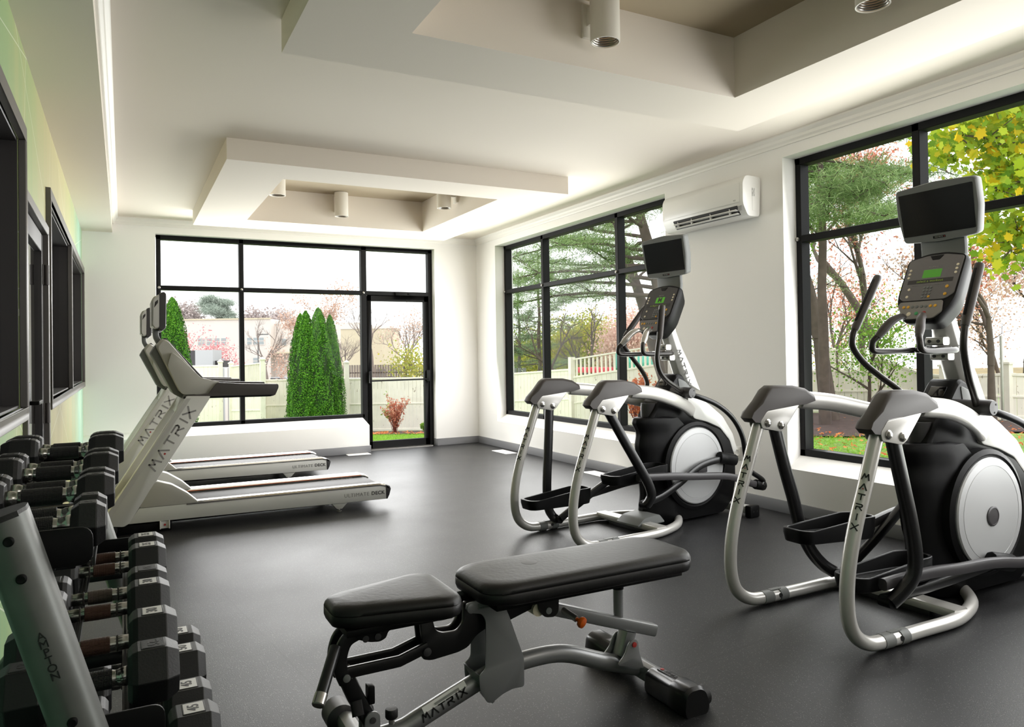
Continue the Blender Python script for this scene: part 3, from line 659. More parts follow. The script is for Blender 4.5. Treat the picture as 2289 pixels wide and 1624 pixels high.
# ================================================================== ELLIPTICALS  (x forward, y to the left, origin at the rear middle)
def elliptical(loc, rz, label, ph, led, far):
    t = thing('elliptical_trainer', label, 'elliptical', loc, rz, 'elliptical trainers')
    X = lambda x: x - 3.3
    P = lambda x, v, z: (x - 3.3, v, z)
    H = .338
    # --- frame tubes, collars, logo
    for s in (1, -1):
        pts = [(2.90, .955), (2.868, .90), (2.795, .715), (2.732, .56), (2.687, .41), (2.668, .28), (2.675, .17), (2.712, .095), (2.785, .048), (2.88, .035)]
        path = [P(a, s * H, z) for a, z in pts] + [P(3.15, s * H, .033), P(3.40, s * H, .033), P(3.58, s * (H - .045), .033), P(3.72, s * (H - .11), .033), P(3.83, s * (H - .2), .035), P(3.88, s * (H - .26), .04)]
        tb = MB().tube(path, .031, n=18, res=5).build('frame_tube', M['silver'], t)
        MB().cyl(P(2.875, s * H, .035), P(2.94, s * H, .034), .0335, n=20).cyl(P(2.985, s * H, .034), P(3.04, s * H, .0335), .0345, n=20).box(X(2.93), X(3.0), s * H - .012, s * H + .012, .062, .0685).build('tube_collar', M['mgrey'], tb)
        MB().lathe([(.011, 0), (.011, .0338)], P(2.985, s * H, .035), (-.2, -1, .15), 14).build('collar_hole', M['inkb'], tb)
        a0 = Vector(P(2.800, s * H, .735)); a1 = Vector(P(2.718, s * H, .52)); d = (a1 - a0); L = d.length * 1.13
        yd = -d.normalized(); xd = Vector((-.62, -.78, 0)); xd = (xd - yd * xd.dot(yd)).normalized(); nrm = xd.cross(yd)
        xd = -xd if nrm.dot(Vector((-.78, -.62, 0))) < 0 else xd
        # face of the lettering looks back toward the room
        nn = Vector((-.86, -.5, .1)); nn = (nn - yd * nn.dot(yd)).normalized(); xd = yd.cross(nn)
        logo(.026, L, frame_m(a0 + nn * .0312, xd, yd), tb, M['inkb'], stacked=True, ext=.0012)
    # --- rear cross bar
    cb = MB().rect_tube([P(3.47, -H + .01, .05), P(3.47, H - .01, .05)], .05, .022, up=(0, 0, 1)).build('rear_cross_bar', M['silver'], t)
    if far:
        MB().prism(rpoly([(X(3.38), .05), (X(3.45), .10), (X(3.60), .115), (X(3.66), .05)], .02, 3), -.17, .06, 'y').build('bar_cover', M['mgrey'], cb, bevel=.012)
    # --- heads
    for s in (1, -1):
        pr = [(2.785, .958), (2.80, .985), (2.865, 1.05), (2.915, 1.102), (2.945, 1.118), (3.10, 1.114), (3.19, 1.096), (3.255, 1.062), (3.26, 1.048), (3.195, 1.012), (2.91, .993), (2.872, .962), (2.852, .93), (2.81, .935)]
        rg = []
        for v, k in ((-.040, .0), (-.036, .5), (-.024, 1.0), (.024, 1.0), (.036, .5), (.040, .0)):
            rg.append([P(a + (.006 if a < 2.9 else -.006) * (1 - k), s * H + v, z - (.020 * (1 - k) if z > 1.04 else -.002 * (1 - k))) for a, z in pr])
        hd = MB().loft(rg).build('joint_shroud', M['bronze'], t, ang=32)
        for v in (-.0415, .0365):
            pl = MB().prism([(X(a), z) for a, z in rpoly([(2.850, .94), (2.896, .990), (3.13, 1.012), (3.022, .895), (2.99, .880), (2.86, .905)], .01, 3)], s * H + v, s * H + v + .005, 'y').build('side_plate', M['silver'], hd, bevel=.0015)
            vv = s * H + (v if v < 0 else v + .005); sg = -1 if v < 0 else 1
            for a, z in ((2.897, .930), (2.992, .914)):
                MB().lathe([(.021, 0), (.021, .004), (.015, .006), (.014, .012), (.006, .014)], P(a, vv, z), (0, sg, 0), 18).build('bolt', M['chrome'], pl)
        # beam to the body
        MB().rect_tube([P(3.18, s * H, 1.035), P(3.40, s * (H - .01), 1.012), P(3.60, s * (H - .05), .968), P(3.78, s * (H - .115), .922), P(3.90, s * (H - .165), .885), P(3.985, s * (H - .195), .845)], .047, .03, up=(0, 1, 0), ch=.45, smooth=True).build('support_arm', M['silver'], t, bevel=.004)
    # --- pendulum arms
    for s, k in ((1, 'L'), (-1, 'R')):
        pts = ph[k]['pend']; MB().rect_tube([P(a, s * (H - b_), z) for a, z, b_ in pts], .033, .026, up=(0, 1, 0), ch=.4, smooth=True).build('pedal_arm', M['gblack'], t)
        a, z, b_ = pts[-1]
        j = MB().cyl(P(a, s * (H - b_ - .05), z), P(a, s * (H - b_ + .01), z), .026, n=16).build('arm_joint', M['black'], t)
        lk = MB().rect_tube([P(a_, s * v, z_) for a_, z_, v in ph[k]['crank']], .026, .02, up=(0, 1, 0), ch=.35, smooth=True).build('crank_link', M['gblack'], t)
        a, z, v = ph[k]['crank'][-1]
        MB().rect_tube([P(a - .09, s * v, z + .01), P(a + .10, s * v, z - .03)], .047, .035, up=(0, 1, 0), ch=.5).build('crank_cap', M['black'], t, bevel=.008)
        a, z, v = ph[k]['link'][0]
        MB().rect_tube([P(a_, s * v_, z_) for a_, z_, v_ in ph[k]['link']], .027, .022, up=(0, 1, 0), ch=.35, smooth=True).build('pedal_link', M['dgrey'], t)
        a2, z2, v2 = ph[k]['link'][-1]
        MB().rect_tube([P(a2 - .06, s * v2, z2 + .01), P(a2 + .05, s * v2, z2 - .015)], .04, .034, up=(0, 1, 0), ch=.5).build('link_cap', M['black'], t, bevel=.006)
        # pedal
        (px, pz), ang, pv = ph[k]['pedal'], ph[k]['tilt'], s * .165
        out = rpoly([(-.33, -.055), (-.29, -.085), (.16, -.085), (.23, -.06), (.23, .06), (.16, .085), (-.29, .085), (-.33, .055)], .04, 4)
        lo = [(a * .96, b_ * .92, -.045) for a, b_ in out]; md = [(a, b_, .0) for a, b_ in out]; hi = [(a * 1.0, b_, .022 + (.045 if a > .02 and a < .25 else 0)) for a, b_ in out]
        inn = [(a * .93, b_ * .86, z - .0) for (a, b_, z) in hi]; fl = [(a * .91, b_ * .84, -.012) for a, b_ in out]
        mt = Matrix.Translation(P(px, pv, pz)) @ Matrix.Rotation(ang, 4, 'Y')
        n = len(out)
        pd = MB().loft([lo, md, hi, inn, fl]).xf(mt).build('pedal', M['black'], t, bevel=.003, seg=1)
        rb = MB()
        for q in range(9): rb.box(-.26, .14, -.056 + q * .014 - .002, -.056 + q * .014 + .002, -.012, -.008)
        rb.xf(mt).build('tread_ribs', M['rubber'], pd, flat=True)
    # --- body shroud
    body = [(3.43, .81), (3.41, .772), (3.468, .694), (3.44, .60), (3.462, .525), (3.50, .234), (3.47, .08), (3.56, .012), (4.36, .012), (4.47, .10), (4.515, .24), (4.52, .45), (4.46, .57), (4.345, .685), (4.20, .735), (4.06, .74), (3.94, .712), (3.80, .755), (3.62, .815)]
    bp = [(X(a), z) for a, z in rpoly(body, .03, 3)]; cxm, czm = X(3.98), .42
    rg = []
    for v, sh_ in ((-.122, .34), (-.11, .30), (-.09, .22), (-.065, .155), (-.042, .122), (-.02, .108), (.02, .108), (.042, .122), (.065, .155), (.09, .22), (.11, .30), (.122, .34)):
        kk = 1 - .03 * max(0, abs(v) - .09) / .03
        rg.append([(cxm + (a - cxm) * kk + (sh_ * max(0, (X(4.0) - a) / .57) if a < X(4.0) else 0), v, czm + (z - czm) * kk) for a, z in bp])
    MB().loft(rg).build('body_shroud', M['black'], t, ang=28)
    DC = (4.035, .425)
    for s in (1, -1):
        MB().lathe([(.335, .0), (.335, .088), (.31, .10), (.30, .09)], P(DC[0], s * .05, DC[1]), (0, s, 0), 56).build('disc_surround', M['black'], t)
        dd = MB().lathe([(.292, .0), (.292, .02), (.285, .027), (.25, .03), (.249, .0285), (.246, .0285), (.245, .03), (.001, .034)], P(DC[0], s * .128, DC[1]), (0, s, 0), 56).build('side_disc', M['disc'], t)
        if not far:
            MB().lathe([(.052, 0), (.052, .008), (.044, .011), (.043, .009), (.001, .011)], P(DC[0] + .0, s * .158, DC[1] - .015), (0, s, 0), 36).build('hub_cap', M['dgrey'], dd)
        else:
            MB().box(X(4.02), X(4.12), *sorted((s * .155, s * .172)), .37, .42).build('crank_slot', M['dgrey'], dd, bevel=.004)
    # --- cup holder collar, mast shroud, tray
    MB().loft([[P(3.695 + math.cos(q) * .085 * k, math.sin(q) * .062 * k, z) for q in [2 * PI * i / 24 for i in range(24)]] for z, k in ((.78, .95), (.81, 1), (.88, 1.03), (.915, .98), (.915, .86), (.85, .82))]).build('cup_holder', M['dgrey'], t)
    sh = rpoly([(3.62, .80), (3.70, .93), (3.80, 1.015), (3.865, 1.095), (3.905, 1.135), (3.965, 1.12), (4.02, 1.03), (4.19, .88), (4.22, .72), (3.95, .68)], .025, 3)
    rg = []
    for v, k in ((-.085, .93), (-.072, 1), (.072, 1), (.085, .93)): rg.append([P(3.95 + (a - 3.95) * k, v, .93 + (z - .93) * k) for a, z in sh])
    mc = MB().loft(rg).build('mast_shroud', M['black'], t, ang=45)
    d = Vector((.065, 0, .085)).normalized()
    MB().box(-.045, .045, -.008, .058, -.006, .004).xf(frame_m(Vector(P(3.822, 0, 1.046)), (0, -1, 0), d)).build('tray_slot', M['screen'], mc, bevel=.004)
    for s in (1, -1):
        MB().prism([(X(a), z) for a, z in rpoly([(3.90, 1.10), (3.985, 1.07), (4.07, .99), (4.05, .91), (3.93, .96)], .02, 3)], s * .074, s * .090, 'y').build('mast_side_cover', M['mgrey'], mc, bevel=.01)
    # silver rear fairing and mast
    fr = rpoly([(4.0, 1.03), (4.10, .955), (4.225, .885), (4.382, .782), (4.50, .635), (4.55, .50), (4.50, .47), (4.46, .58), (4.345, .69), (4.2, .745), (4.05, .78), (3.98, .9)], .02, 2)
    MB().prism([(X(a), z) for a, z in fr], -.11, .11, 'y').build('rear_fairing', M['lightgrey'], t, bevel=.012)
    ms = MB(); rg = []
    for (fx, fz), (bx_, bz), w in (((4.01, 1.05), (4.20, .99), .068), ((3.965, 1.16), (4.125, 1.14), .066), ((3.89, 1.33), (4.005, 1.33), .064), ((3.84, 1.46), (3.945, 1.46), .06), ((3.84, 1.60), (3.93, 1.60), .055)):
        rg.append([P(a, v, z) for a, v, z in ((fx, -w * .5, fz), (fx + .03, -w, fz), (bx_ - .03, -w, bz), (bx_, -w * .6, bz), (bx_, w * .6, bz), (bx_ - .03, w, bz), (fx + .03, w, fz), (fx, w * .5, fz))])
    mo = ms.loft(rg).build('mast', M['silver'] if not far else M['lightgrey'], t, bevel=.006)
    d = Vector((.155, 0, -.30)).normalized(); upv = Vector((d.z * -1, 0, d.x)); 
    logo(.034, .30, frame_m(Vector(P(3.922, -.0685, 1.31)), Vector((.385, 0, -.92)), (.92, 0, .385)), mo, M['ink'], dot=False)
    # --- console
    b0 = Vector(P(3.70, 0, 1.435)); tv_ = Vector(P(3.885, 0, 1.80)); hd = (tv_ - b0); HH = hd.length; hd.normalize(); wv = Vector((0, -1, 0)); nv = wv.cross(hd)   # nv faces the user (-x, up)
    FM = frame_m(b0, wv, hd)
    outl = rpoly([(-.09, 0), (.09, 0), (.15, .10), (.163, .15), (.163, HH - .02), (.05, HH + .008), (-.05, HH + .008), (-.163, HH - .02), (-.163, .15), (-.15, .10)], .03, 3)
    rg = []
    for z, k in ((-.115, .80), (-.10, .86), (-.05, .95), (-.03, 1.0), (.0, 1.01), (.012, .985)):
        rg.append([FM @ Vector((a * k, HH / 2 + (b_ - HH / 2) * k - (0.02 if z < -.06 else 0), z)) for a, b_ in outl])
    cn = MB().loft(rg).build('console', M['black'], t, ang=50)
    def plate(pts, z0, z1, m, nm, par, bev=.002):
        return MB().prism(pts, z0, z1, 'z').xf(FM).build(nm, m, par, bevel=bev, seg=1)
    pm = M['panelg'] if not far else M['dgrey']; pm2 = M['panell'] if not far else M['panelg']  # reflected light on the nearer console is put in as lighter panel colours
    up_ = plate(rpoly([(-.125, .125), (.11, .125), (.15, .155), (.152, HH - .03), (.05, HH - .008), (-.05, HH - .008), (-.152, HH - .03), (-.152, .15)], .014, 3), .008, .016, pm, 'upper_panel', cn)
    lp = plate(rpoly([(-.085, .012), (.075, .012), (.115, .05), (.105, .118), (-.135, .118), (-.14, .09)], .012, 3), .008, .019, pm2, 'button_panel', cn)
    plate(rpoly([(-.04, HH - .012), (.04, HH - .012), (.02, HH - .04), (-.02, HH - .04)], .004, 2), .012, .018, M['black'], 'vent_notch', up_)
    zt = .0165
    # led matrix and text
    lm_ = MB()
    if led == 'grid':
        for i in range(16):
            for j in range(8): lm_.box(-.05 + i * .0064, -.05 + i * .0064 + .0046, .262 + j * .0062, .262 + j * .0062 + .0044, zt - .001, zt + .0004)
    else:
        for i in range(14):
            for j in range(8): lm_.box(-.044 + i * .0064, -.044 + i * .0064 + .0060, .262 + j * .0062, .262 + j * .0062 + .0058, zt - .001, zt + .0004)
        words('M', .058, FM @ Matrix.Translation((0, .287, .0175)), up_, M['bronze'], 'display_letter', bold=.001)
    lm_.xf(FM).build('led_display', M['led'], up_, flat=True)
    plate([(-.125, .228), (.125, .228), (.125, .252), (-.125, .252)], .015, .0168, M['dinner'], 'text_display', up_, 0)
    words('select a workout' if led == 'grid' else 'to Begin a workout', .019, FM @ Matrix.Translation((0, .240, .0175)), up_, M['ledtxt'], 'display_text', sp=1.12)
    words('MATRIX', .0105, FM @ Matrix.Translation((0, .325, .0168)), up_, M['label'], 'console_lettering', sp=1.5)
    words('— — — — —   — — — —   — — — — —', .010, FM @ Matrix.Translation((0, .216, .0168)), up_, M['inkl'], 'printed_notes')
    def btn(a, b_, r_, m, nm, par): MB().lathe([(r_, .0), (r_, .0025), (r_ * .8, .0032), (.0005, .0034)], FM @ Vector((a, b_, .0155 if par is up_ else .0185)), nv, 16).build(nm, m, par)
    for j in range(3):
        btn(-.128, .315 - j * .023, .0075, M['cream'], 'button', up_); btn(.130, .325 - j * .023, .0075, M['cream'], 'button', up_)
    for j in range(2):
        btn(-.105, .195 - j * .045, .008, M['cream'], 'button', up_); btn(.105, .198 - j * .045, .009, M['amber'], 'button', up_)
    for i in range(3):
        for j in range(4): btn(-.018 + i * .018, .200 - j * .0185, .007, M['amber'] if (i == 2 and j == 3) else M['mgrey'], 'button', up_)
    for i in range(8): btn(-.102 + i * .025, .085, .0085, M['amber'] if i in (0, 1, 6, 7) else M['mgrey'], 'button', lp)
    btn(-.062, .042, .012, M['cream'], 'button', lp); btn(-.02, .044, .010, mat('green_button', '#3f9e62', .4), 'button', lp); btn(.022, .046, .010, M['red'], 'button', lp)
    # --- tv
    t0 = Vector(P(3.893, 0, 1.885)); t1 = Vector(P(3.845, 0, 2.178)); hd2 = (t1 - t0); TH2 = hd2.length; FT = frame_m(t0, (0, -1, 0), hd2)
    o2 = rpoly([(-.205, .0), (0, -.014), (.205, .0), (.228, TH2 * .5), (.225, TH2), (0, TH2 + .016), (-.225, TH2), (-.228, TH2 * .5)], .022, 4)
    rg = []
    for z, k in ((-.062, .93), (-.055, .97), (-.012, 1.0), (0, .995), (.006, .975)): rg.append([FT @ Vector((a * k, TH2 / 2 + (b_ - TH2 / 2) * k, z)) for a, b_ in o2])
    tvh = MB().loft(rg).build('screen_housing', M['mgrey'], t, ang=50)
    MB().prism(rpoly([(-.198, .035), (.198, .035), (.205, TH2 - .028), (-.205, TH2 - .028)], .005, 2), .003, .0075, 'z').xf(FT).build('screen', M['screen'], tvh, flat=True)
    MB().box(-.034, .034, .008, .021, .005, .0075).xf(FT).build('badge', M['black'], tvh)
    words('MATRIX', .0095, FT @ Matrix.Translation((-.002, .0145, .0078)), tvh, M['label'], 'badge_lettering', sp=1.4)
    MB().box(.026, .031, .012, .017, .0075, .0082).xf(FT).build('badge_light', M['red'], tvh)
    nk = MB().rect_tube([P(3.905, 0, 1.70), P(3.925, 0, 1.80), P(3.92, 0, 1.90), P(3.93, 0, 1.97)], .018, .125, up=(0, 1, 0), smooth=True, ch=.4).build('screen_neck', M['mgrey'], t)
    # --- fixed handlebar
    fb = MB()
    V = .136
    fb.tube([P(3.83, -V + .03, 1.29), P(3.84, 0, 1.29), P(3.83, V - .03, 1.29)], .0165, n=14)
    o_ = fb.build('fixed_handlebar', M['handle'], t)
    for s in (1, -1):
        MB().tube([P(3.80, s * .02, 1.29), P(3.815, s * (V - .03), 1.289), P(3.77, s * V, 1.287), P(3.66, s * V, 1.285), P(3.56, s * V, 1.285), P(3.505, s * V, 1.295), P(3.50, s * (V - .005), 1.335), P(3.52, s * (V - .02), 1.365)], .0165, n=14).build('bar_tube', M['handle'], o_)
        MB().tube([P(3.518, s * (V - .02), 1.36), P(3.55, s * (V - .035), 1.40), P(3.59, s * (V - .055), 1.445), P(3.635, s * (V - .075), 1.468), P(3.66, s * (V - .08), 1.462)], [.018, .024, .022, .017, .012], n=14).build('pulse_grip', M['bronze'] if not far else M['steel'], o_)
    for z in (1.335, 1.255):
        bk = MB().rect_tube([P(3.87 - (z - 1.29) * .5, -.05, z), P(3.87 - (z - 1.29) * .5, .05, z)], .030, .022, up=(0, 0, 1)).build('bracket', M['silver'], o_, bevel=.003)
        [MB().lathe([(.009, 0), (.009, .004)], P(3.8395 - (z - 1.29) * .5, y_, z), (-1, 0, 0), 12).build('bracket_bolt', M['inkb'], bk) for y_ in (-.025, .025)]
    # --- moving handlebars, pivots, rockers
    PV = (3.84, .995)
    for s, k in ((1, 'L'), (-1, 'R')):
        hb = ph[k]['bar']; hv = .315
        path = [P(PV[0], s * .20, PV[1] + .005)] + [P(a, s * v, z) for a, z, v in hb]
        mo_ = MB().tube(path, .0175, n=14, res=6).build('moving_handlebar', M['handle'], t)
        a, z, v = hb[-1]; g0 = Vector(P(a, s * v, z)); g1 = Vector(P(*[ph[k]['grip'][0], s * v, ph[k]['grip'][1]]))
        dd = (g1 - g0).normalized()
        MB().tube([g0 - dd * .03, g0, g0 + (g1 - g0) * .5, g1, g1 + dd * .012], [.0185, .0215, .0225, .0225, .012], n=16, sy=1.05).build('hand_grip', M['bronze'], mo_)
        nf = Vector((-dd.z, 0, dd.x)); nf = nf if nf.x < 0 else -nf
        MB().box(-.008, .008, .02, (g1 - g0).length - .02, 0, .002).xf(frame_m(g0 + nf * .0225, (0, -1, 0), dd)).build('sensor_strip', M['black'], mo_, bevel=.0008)
        MB().cyl(P(PV[0], s * .09, PV[1]), P(PV[0], s * .18, PV[1]), .036, n=24).build('pivot_housing', M['dgrey'], t)
        ho = MB().lathe([(.03, 0), (.036, .004), (.041, .04), (.041, .105), (.036, .118), (.001, .12)], P(PV[0], s * .172, PV[1]), (0, s, 0), 24).build('pivot_cap', M['dgrey'], t)
        MB().lathe([(.005, 0), (.005, .003)], P(PV[0] + .018, s * .290, PV[1] + .016), (0, s, 0), 10).lathe([(.005, 0), (.005, .003)], P(PV[0] + .006, s * .290, PV[1] - .024), (0, s, 0), 10).build('cap_holes', M['inkb'], ho)
        a2, z2, v2 = ph[k]['link'][-1]
        rk = [P(PV[0] + .02, s * .22, PV[1] - .01), P(3.95, s * .27, .955), P(4.09, s * .295, .90), P(4.23, s * .30, .815), P(4.325, s * .30, .72), P(4.385, s * .30, .615), P(4.41, s * .298, .50), P(4.44, s * .295, .38), P(a2 + .01, s * (v2 + .02), z2 + .04), P(a2, s * (v2 + .02), z2)]
        MB().tube(rk, .0195, n=14, res=5).build('rocker_tube', M['gblack'], t)
    # --- front stabiliser
    MB().box(X(4.42), X(4.50), -.30, .30, .03, .085).build('front_stabiliser', M['silver'], t, bevel=.008)
    for s in (1, -1):
        fc = MB().box(X(4.405), X(4.515), *sorted((s * .285, s * .345)), .0, .095).build('end_cap', M['black'], t, bevel=.012)
        MB().lathe([(.007, 0), (.007, .002)], P(4.44, s * .345, .05), (0, s, 0), 12).lathe([(.007, 0), (.007, .002)], P(4.48, s * .345, .05), (0, s, 0), 12).build('cap_holes', M['inkb'], fc)
    MB().box(X(3.43), X(3.51), -.2, .2, .0, .03).build('floor_pad', M['rubber'], t, bevel=.004)
    return t
phN = {'R': dict(pend=[(2.985, .90, .0), (3.05, .68, .0), (3.097, .52, .0), (3.125, .37, .0), (3.118, .275, .01), (3.07, .21, .03), (3.02, .165, .05)],
                 crank=[(3.0, .175, .265), (3.2, .165, .24), (3.6, .17, .22), (4.03, .19, .20)],
                 link=[(2.99, .245, .27), (3.15, .25, .27), (3.35, .247, .27), (3.56, .232, .27), (3.76, .225, .27), (3.92, .21, .27), (4.11, .185, .27), (4.30, .20, .275)],
                 pedal=(3.20, .245), tilt=.03, bar=[(3.79, 1.02, .23), (3.69, 1.075, .28), (3.60, 1.16, .31), (3.55, 1.29, .32), (3.56, 1.385, .32), (3.575, 1.43, .32)], grip=(3.69, 1.695)),
       'L': dict(pend=[(2.99, .90, .0), (3.055, .69, .0), (3.115, .52, .0), (3.165, .36, .0), (3.235, .235, .0), (3.31, .15, .01), (3.38, .10, .03)],
                 crank=[(3.39, .10, .265), (3.6, .24, .24), (3.85, .42, .22), (4.03, .60, .20)],
                 link=[(3.42, .30, .27), (3.6, .33, .27), (3.9, .38, .27), (4.2, .37, .275), (4.42, .33, .28)],
                 pedal=(3.235, .375), tilt=.06, bar=[(3.835, 1.06, .215), (3.74, 1.145, .265), (3.655, 1.225, .305), (3.588, 1.31, .32), (3.588, 1.375, .32), (3.62, 1.43, .32)], grip=(3.805, 1.70))}
phF = {'R': dict(pend=[(2.985, .90, .0), (3.12, .70, .0), (3.26, .50, .0), (3.335, .385, .0), (3.362, .31, .0), (3.352, .26, .015), (3.34, .235, .03)],
                 crank=[(3.35, .235, .265), (3.55, .26, .24), (3.75, .325, .22), (3.95, .41, .20), (4.10, .445, .19), (4.32, .465, .19)],
                 link=[(3.30, .425, .27), (3.63, .40, .27), (3.86, .375, .27), (4.18, .345, .27), (4.34, .31, .275), (4.50, .255, .28), (4.60, .235, .28)],
                 pedal=(3.42, .42), tilt=.02, bar=[(3.78, 1.01, .23), (3.68, 1.045, .28), (3.56, 1.095, .31), (3.478, 1.16, .325), (3.447, 1.25, .33), (3.462, 1.35, .33), (3.478, 1.42, .33)], grip=(3.505, 1.62)),
       'L': dict(pend=[(2.99, .90, .0), (2.975, .62, .0), (2.957, .33, .0), (2.965, .17, .0), (2.995, .10, .01), (3.02, .075, .03)],
                 crank=[(3.02, .085, .265), (3.2, .19, .24), (3.45, .32, .22), (3.62, .36, .20), (3.74, .36, .20)],
                 link=[(3.10, .20, .27), (3.4, .24, .27), (3.8, .28, .27), (4.1, .22, .275), (4.26, .20, .28)],
                 pedal=(2.965, .255), tilt=.02, bar=[(3.87, 1.06, .215), (3.87, 1.15, .27), (3.80, 1.26, .31), (3.735, 1.345, .325), (3.735, 1.40, .33), (3.77, 1.45, .33)], grip=(3.97, 1.66))}
elliptical((3.30, 2.455, 0), 0, 'nearer grey and black elliptical trainer, cut off by the frame edge', phN, 'grid', False)
elliptical((3.138, 4.472, 0), .106, 'farther grey and black elliptical trainer, below the air conditioner', phF, 'M', True)
# ================================================================== WEIGHT BENCH
bn = thing('weight_bench', 'adjustable black padded weight bench with a grey steel frame', 'weight bench', (1.25, 2.38, 0))
B = lambda x, y, z: (x - 1.25, y - 2.38, z)
def pad(outl, z0, z1, name):
    # outl: (x, y) world points; soft upholstered slab
    o = [(x - 1.25, y - 2.38) for x, y in rpoly(outl, .045, 5)]
    cx_ = sum(p[0] for p in o) / len(o); cy_ = sum(p[1] for p in o) / len(o)
    def ring(z, ins):
        r_ = []
        for x, y in o:
            d = Vector((x - cx_, y - cy_)); L = d.length; ax = abs(d.x); ay = abs(d.y)
            r_.append((x - ins * (1 if d.x > 0 else -1) * min(1, ax / .1), y - ins * (1 if d.y > 0 else -1) * min(1, ay / .06), z))
        return r_
    h = z1 - z0
    rings = [ring(z0, .02), ring(z0 + .008, .004), ring(z0 + .02, .0), ring(z0 + h * .55, .0), ring(z0 + h * .60, .003), ring(z0 + h * .63, .0), ring(z1 - .016, .003), ring(z1 - .006, .010), ring(z1 - .001, .022), ring(z1 + .001, .05)]
    return MB().loft(rings).build(name, M['leather'], bn, ang=75)
bp_ = pad([(1.05, 2.25), (1.13, 2.205), (1.90, 2.205), (1.955, 2.26), (1.955, 2.50), (1.90, 2.555), (1.13, 2.555), (1.05, 2.51)], .455, .530, 'back_pad')
sp_ = pad([(.565, 2.31), (.62, 2.275), (.93, 2.205), (.975, 2.24), (.975, 2.52), (.93, 2.555), (.62, 2.485), (.565, 2.45)], .452, .525, 'seat_pad')
for y in (2.207, 2.553):
    MB().tube([B(1.10, y, .5055), B(1.9, y, .5055)], .0022, n=6).build('piping', M['black'], bp_)
MB().lathe([(.030, 0), (.030, .0008), (.026, .001), (.001, .001)], B(1.32, 2.42, .5305), (0, 0, 1), 24).build('embossed_badge', M['dinner'], bp_)
MB().box(*[a - 1.25 for a in (1.10, 1.90)], -.13, .13, .435, .457).build('backing_board', M['black'], bp_, bevel=.004)
MB().box(*[a - 1.25 for a in (.60, .955)], -.10, .10, .432, .455).build('backing_board', M['black'], sp_, bevel=.004)
# spine
MB().rect_tube([B(.69, 2.38, .055), B(.80, 2.38, .062), B(.87, 2.38, .085), B(1.02, 2.38, .138), B(1.16, 2.38, .183), B(1.27, 2.38, .195), B(1.38, 2.38, .194), B(1.47, 2.38, .176), B(1.60, 2.38, .125), B(1.78, 2.38, .062)], .032, .030, up=(0, 1, 0), ch=.42, smooth=True, res=5).build('main_spine', M['bsilver'], bn, ang=50)
sd = Vector((1.0, 0, .37)).normalized(); su = Vector((-sd.z, 0, sd.x))
spn = [o for o in bn.children if o.name.startswith('main_spine')][0]
logo(.026, .17, frame_m(B(.872, 2.3485, .082), sd, su), spn, M['inkb'], dot=False)
stk = MB().box(0, .165, 0, .020, 0, .0012).xf(frame_m(B(.875, 2.3485, .110), sd, Vector((-.3, .55, .8)))).build('warning_label', M['paper'], spn)
words('llllllllllllllllllllllllllllllllllll', .012, frame_m(B(.958, 2.352, .146), sd, Vector((-.3, .55, .8))) @ Matrix.Translation((0, 0, .004)), stk, M['inkl'], 'printed_text')
# front cross foot with rubber ends
MB().rect_tube([B(1.795, 2.12, .055), B(1.795, 2.66, .055)], .030, .036, up=(0, 0, 1), ch=.4).build('cross_foot', M['bsilver'], bn)
for s, y0, y1 in ((-1, 2.06, 2.30), (1, 2.50, 2.71)):
    sec = rpoly([(1.745, .0), (1.85, .0), (1.862, .03), (1.845, .085), (1.82, .102), (1.77, .102), (1.745, .085), (1.738, .03)], .012, 3)
    rg = []
    ks = [(y0, .9), (y0 + .012, 1.0), (y0 + .09, 1.0), (y0 + .10, .93), (y1 - .01, .90), (y1, .86)] if s < 0 else [(y0, .86), (y0 + .01, .90), (y1 - .10, .93), (y1 - .09, 1.0), (y1 - .012, 1.0), (y1, .9)]
    for y, k in ks: rg.append([B(1.797 + (a - 1.797) * k, y, .0 + z * k) for a, z in sec])
    fcv = MB().loft(rg).build('foot_cover', M['gblack'], bn)
    MB().box(1.785 - 1.25, 1.812 - 1.25, min(y0, y1) + .03 - 2.38, max(y0, y1) - .03 - 2.38, .0925, .0955).build('cover_strip', M['dgrey'], fcv, bevel=.001)
    for yy in (y0 + .045, y1 - .045):
        MB().lathe([(.008, 0), (.008, .002), (.004, .0025)], B(1.798, yy, .095), (0, 0, 1), 14).build('red_screw', M['red'], fcv)
    if s < 0: logo(.014, .11, frame_m(B(1.805, 2.125, .0962), (0, 1, 0), (-1, 0, 0)), fcv, M['inkb'], dot=False)
for y in (2.12, 2.64):
    MB().lathe([(.035, 0), (.035, .02), (.028, .026), (.01, .028)], B(1.868, y, .035), (1, 0, .0), 20).build('transport_wheel', M['rubber'], bn)
# lug bracket holding the ladder tube
for y in (2.325, 2.425):
    MB().prism([(a - 1.25, z) for a, z in rpoly([(1.700, .196), (1.722, .205), (1.738, .19), (1.742, .15), (1.765, .082), (1.64, .118), (1.675, .150), (1.688, .18)], .012, 3)], y - 2.38 - .004, y - 2.38 + .004, 'y').build('lug_plate', M['bsilver'], bn, bevel=.0015)
MB().rect_tube([B(1.73, 2.38, .215), B(1.70, 2.38, .125)], .025, .032, up=(0, 1, 0)).build('lug_post', M['bsilver'], bn)
MB().lathe([(.010, 0), (.010, .004), (.005, .005)], B(1.717, 2.32, .183), (0, -1, 0), 14).build('pivot_bolt', M['red'], bn)
MB().rect_tube([B(1.40, 2.38, .357), B(1.62, 2.38, .278), B(1.855, 2.38, .196)], .023, .026, up=(0, 1, 0), ch=.2).build('ladder_tube', M['bsilver'], bn)
MB().cyl(B(1.688, 2.38, .40), B(1.688, 2.38, .255), .019, n=18).build('support_post', M['bsilver'], bn)
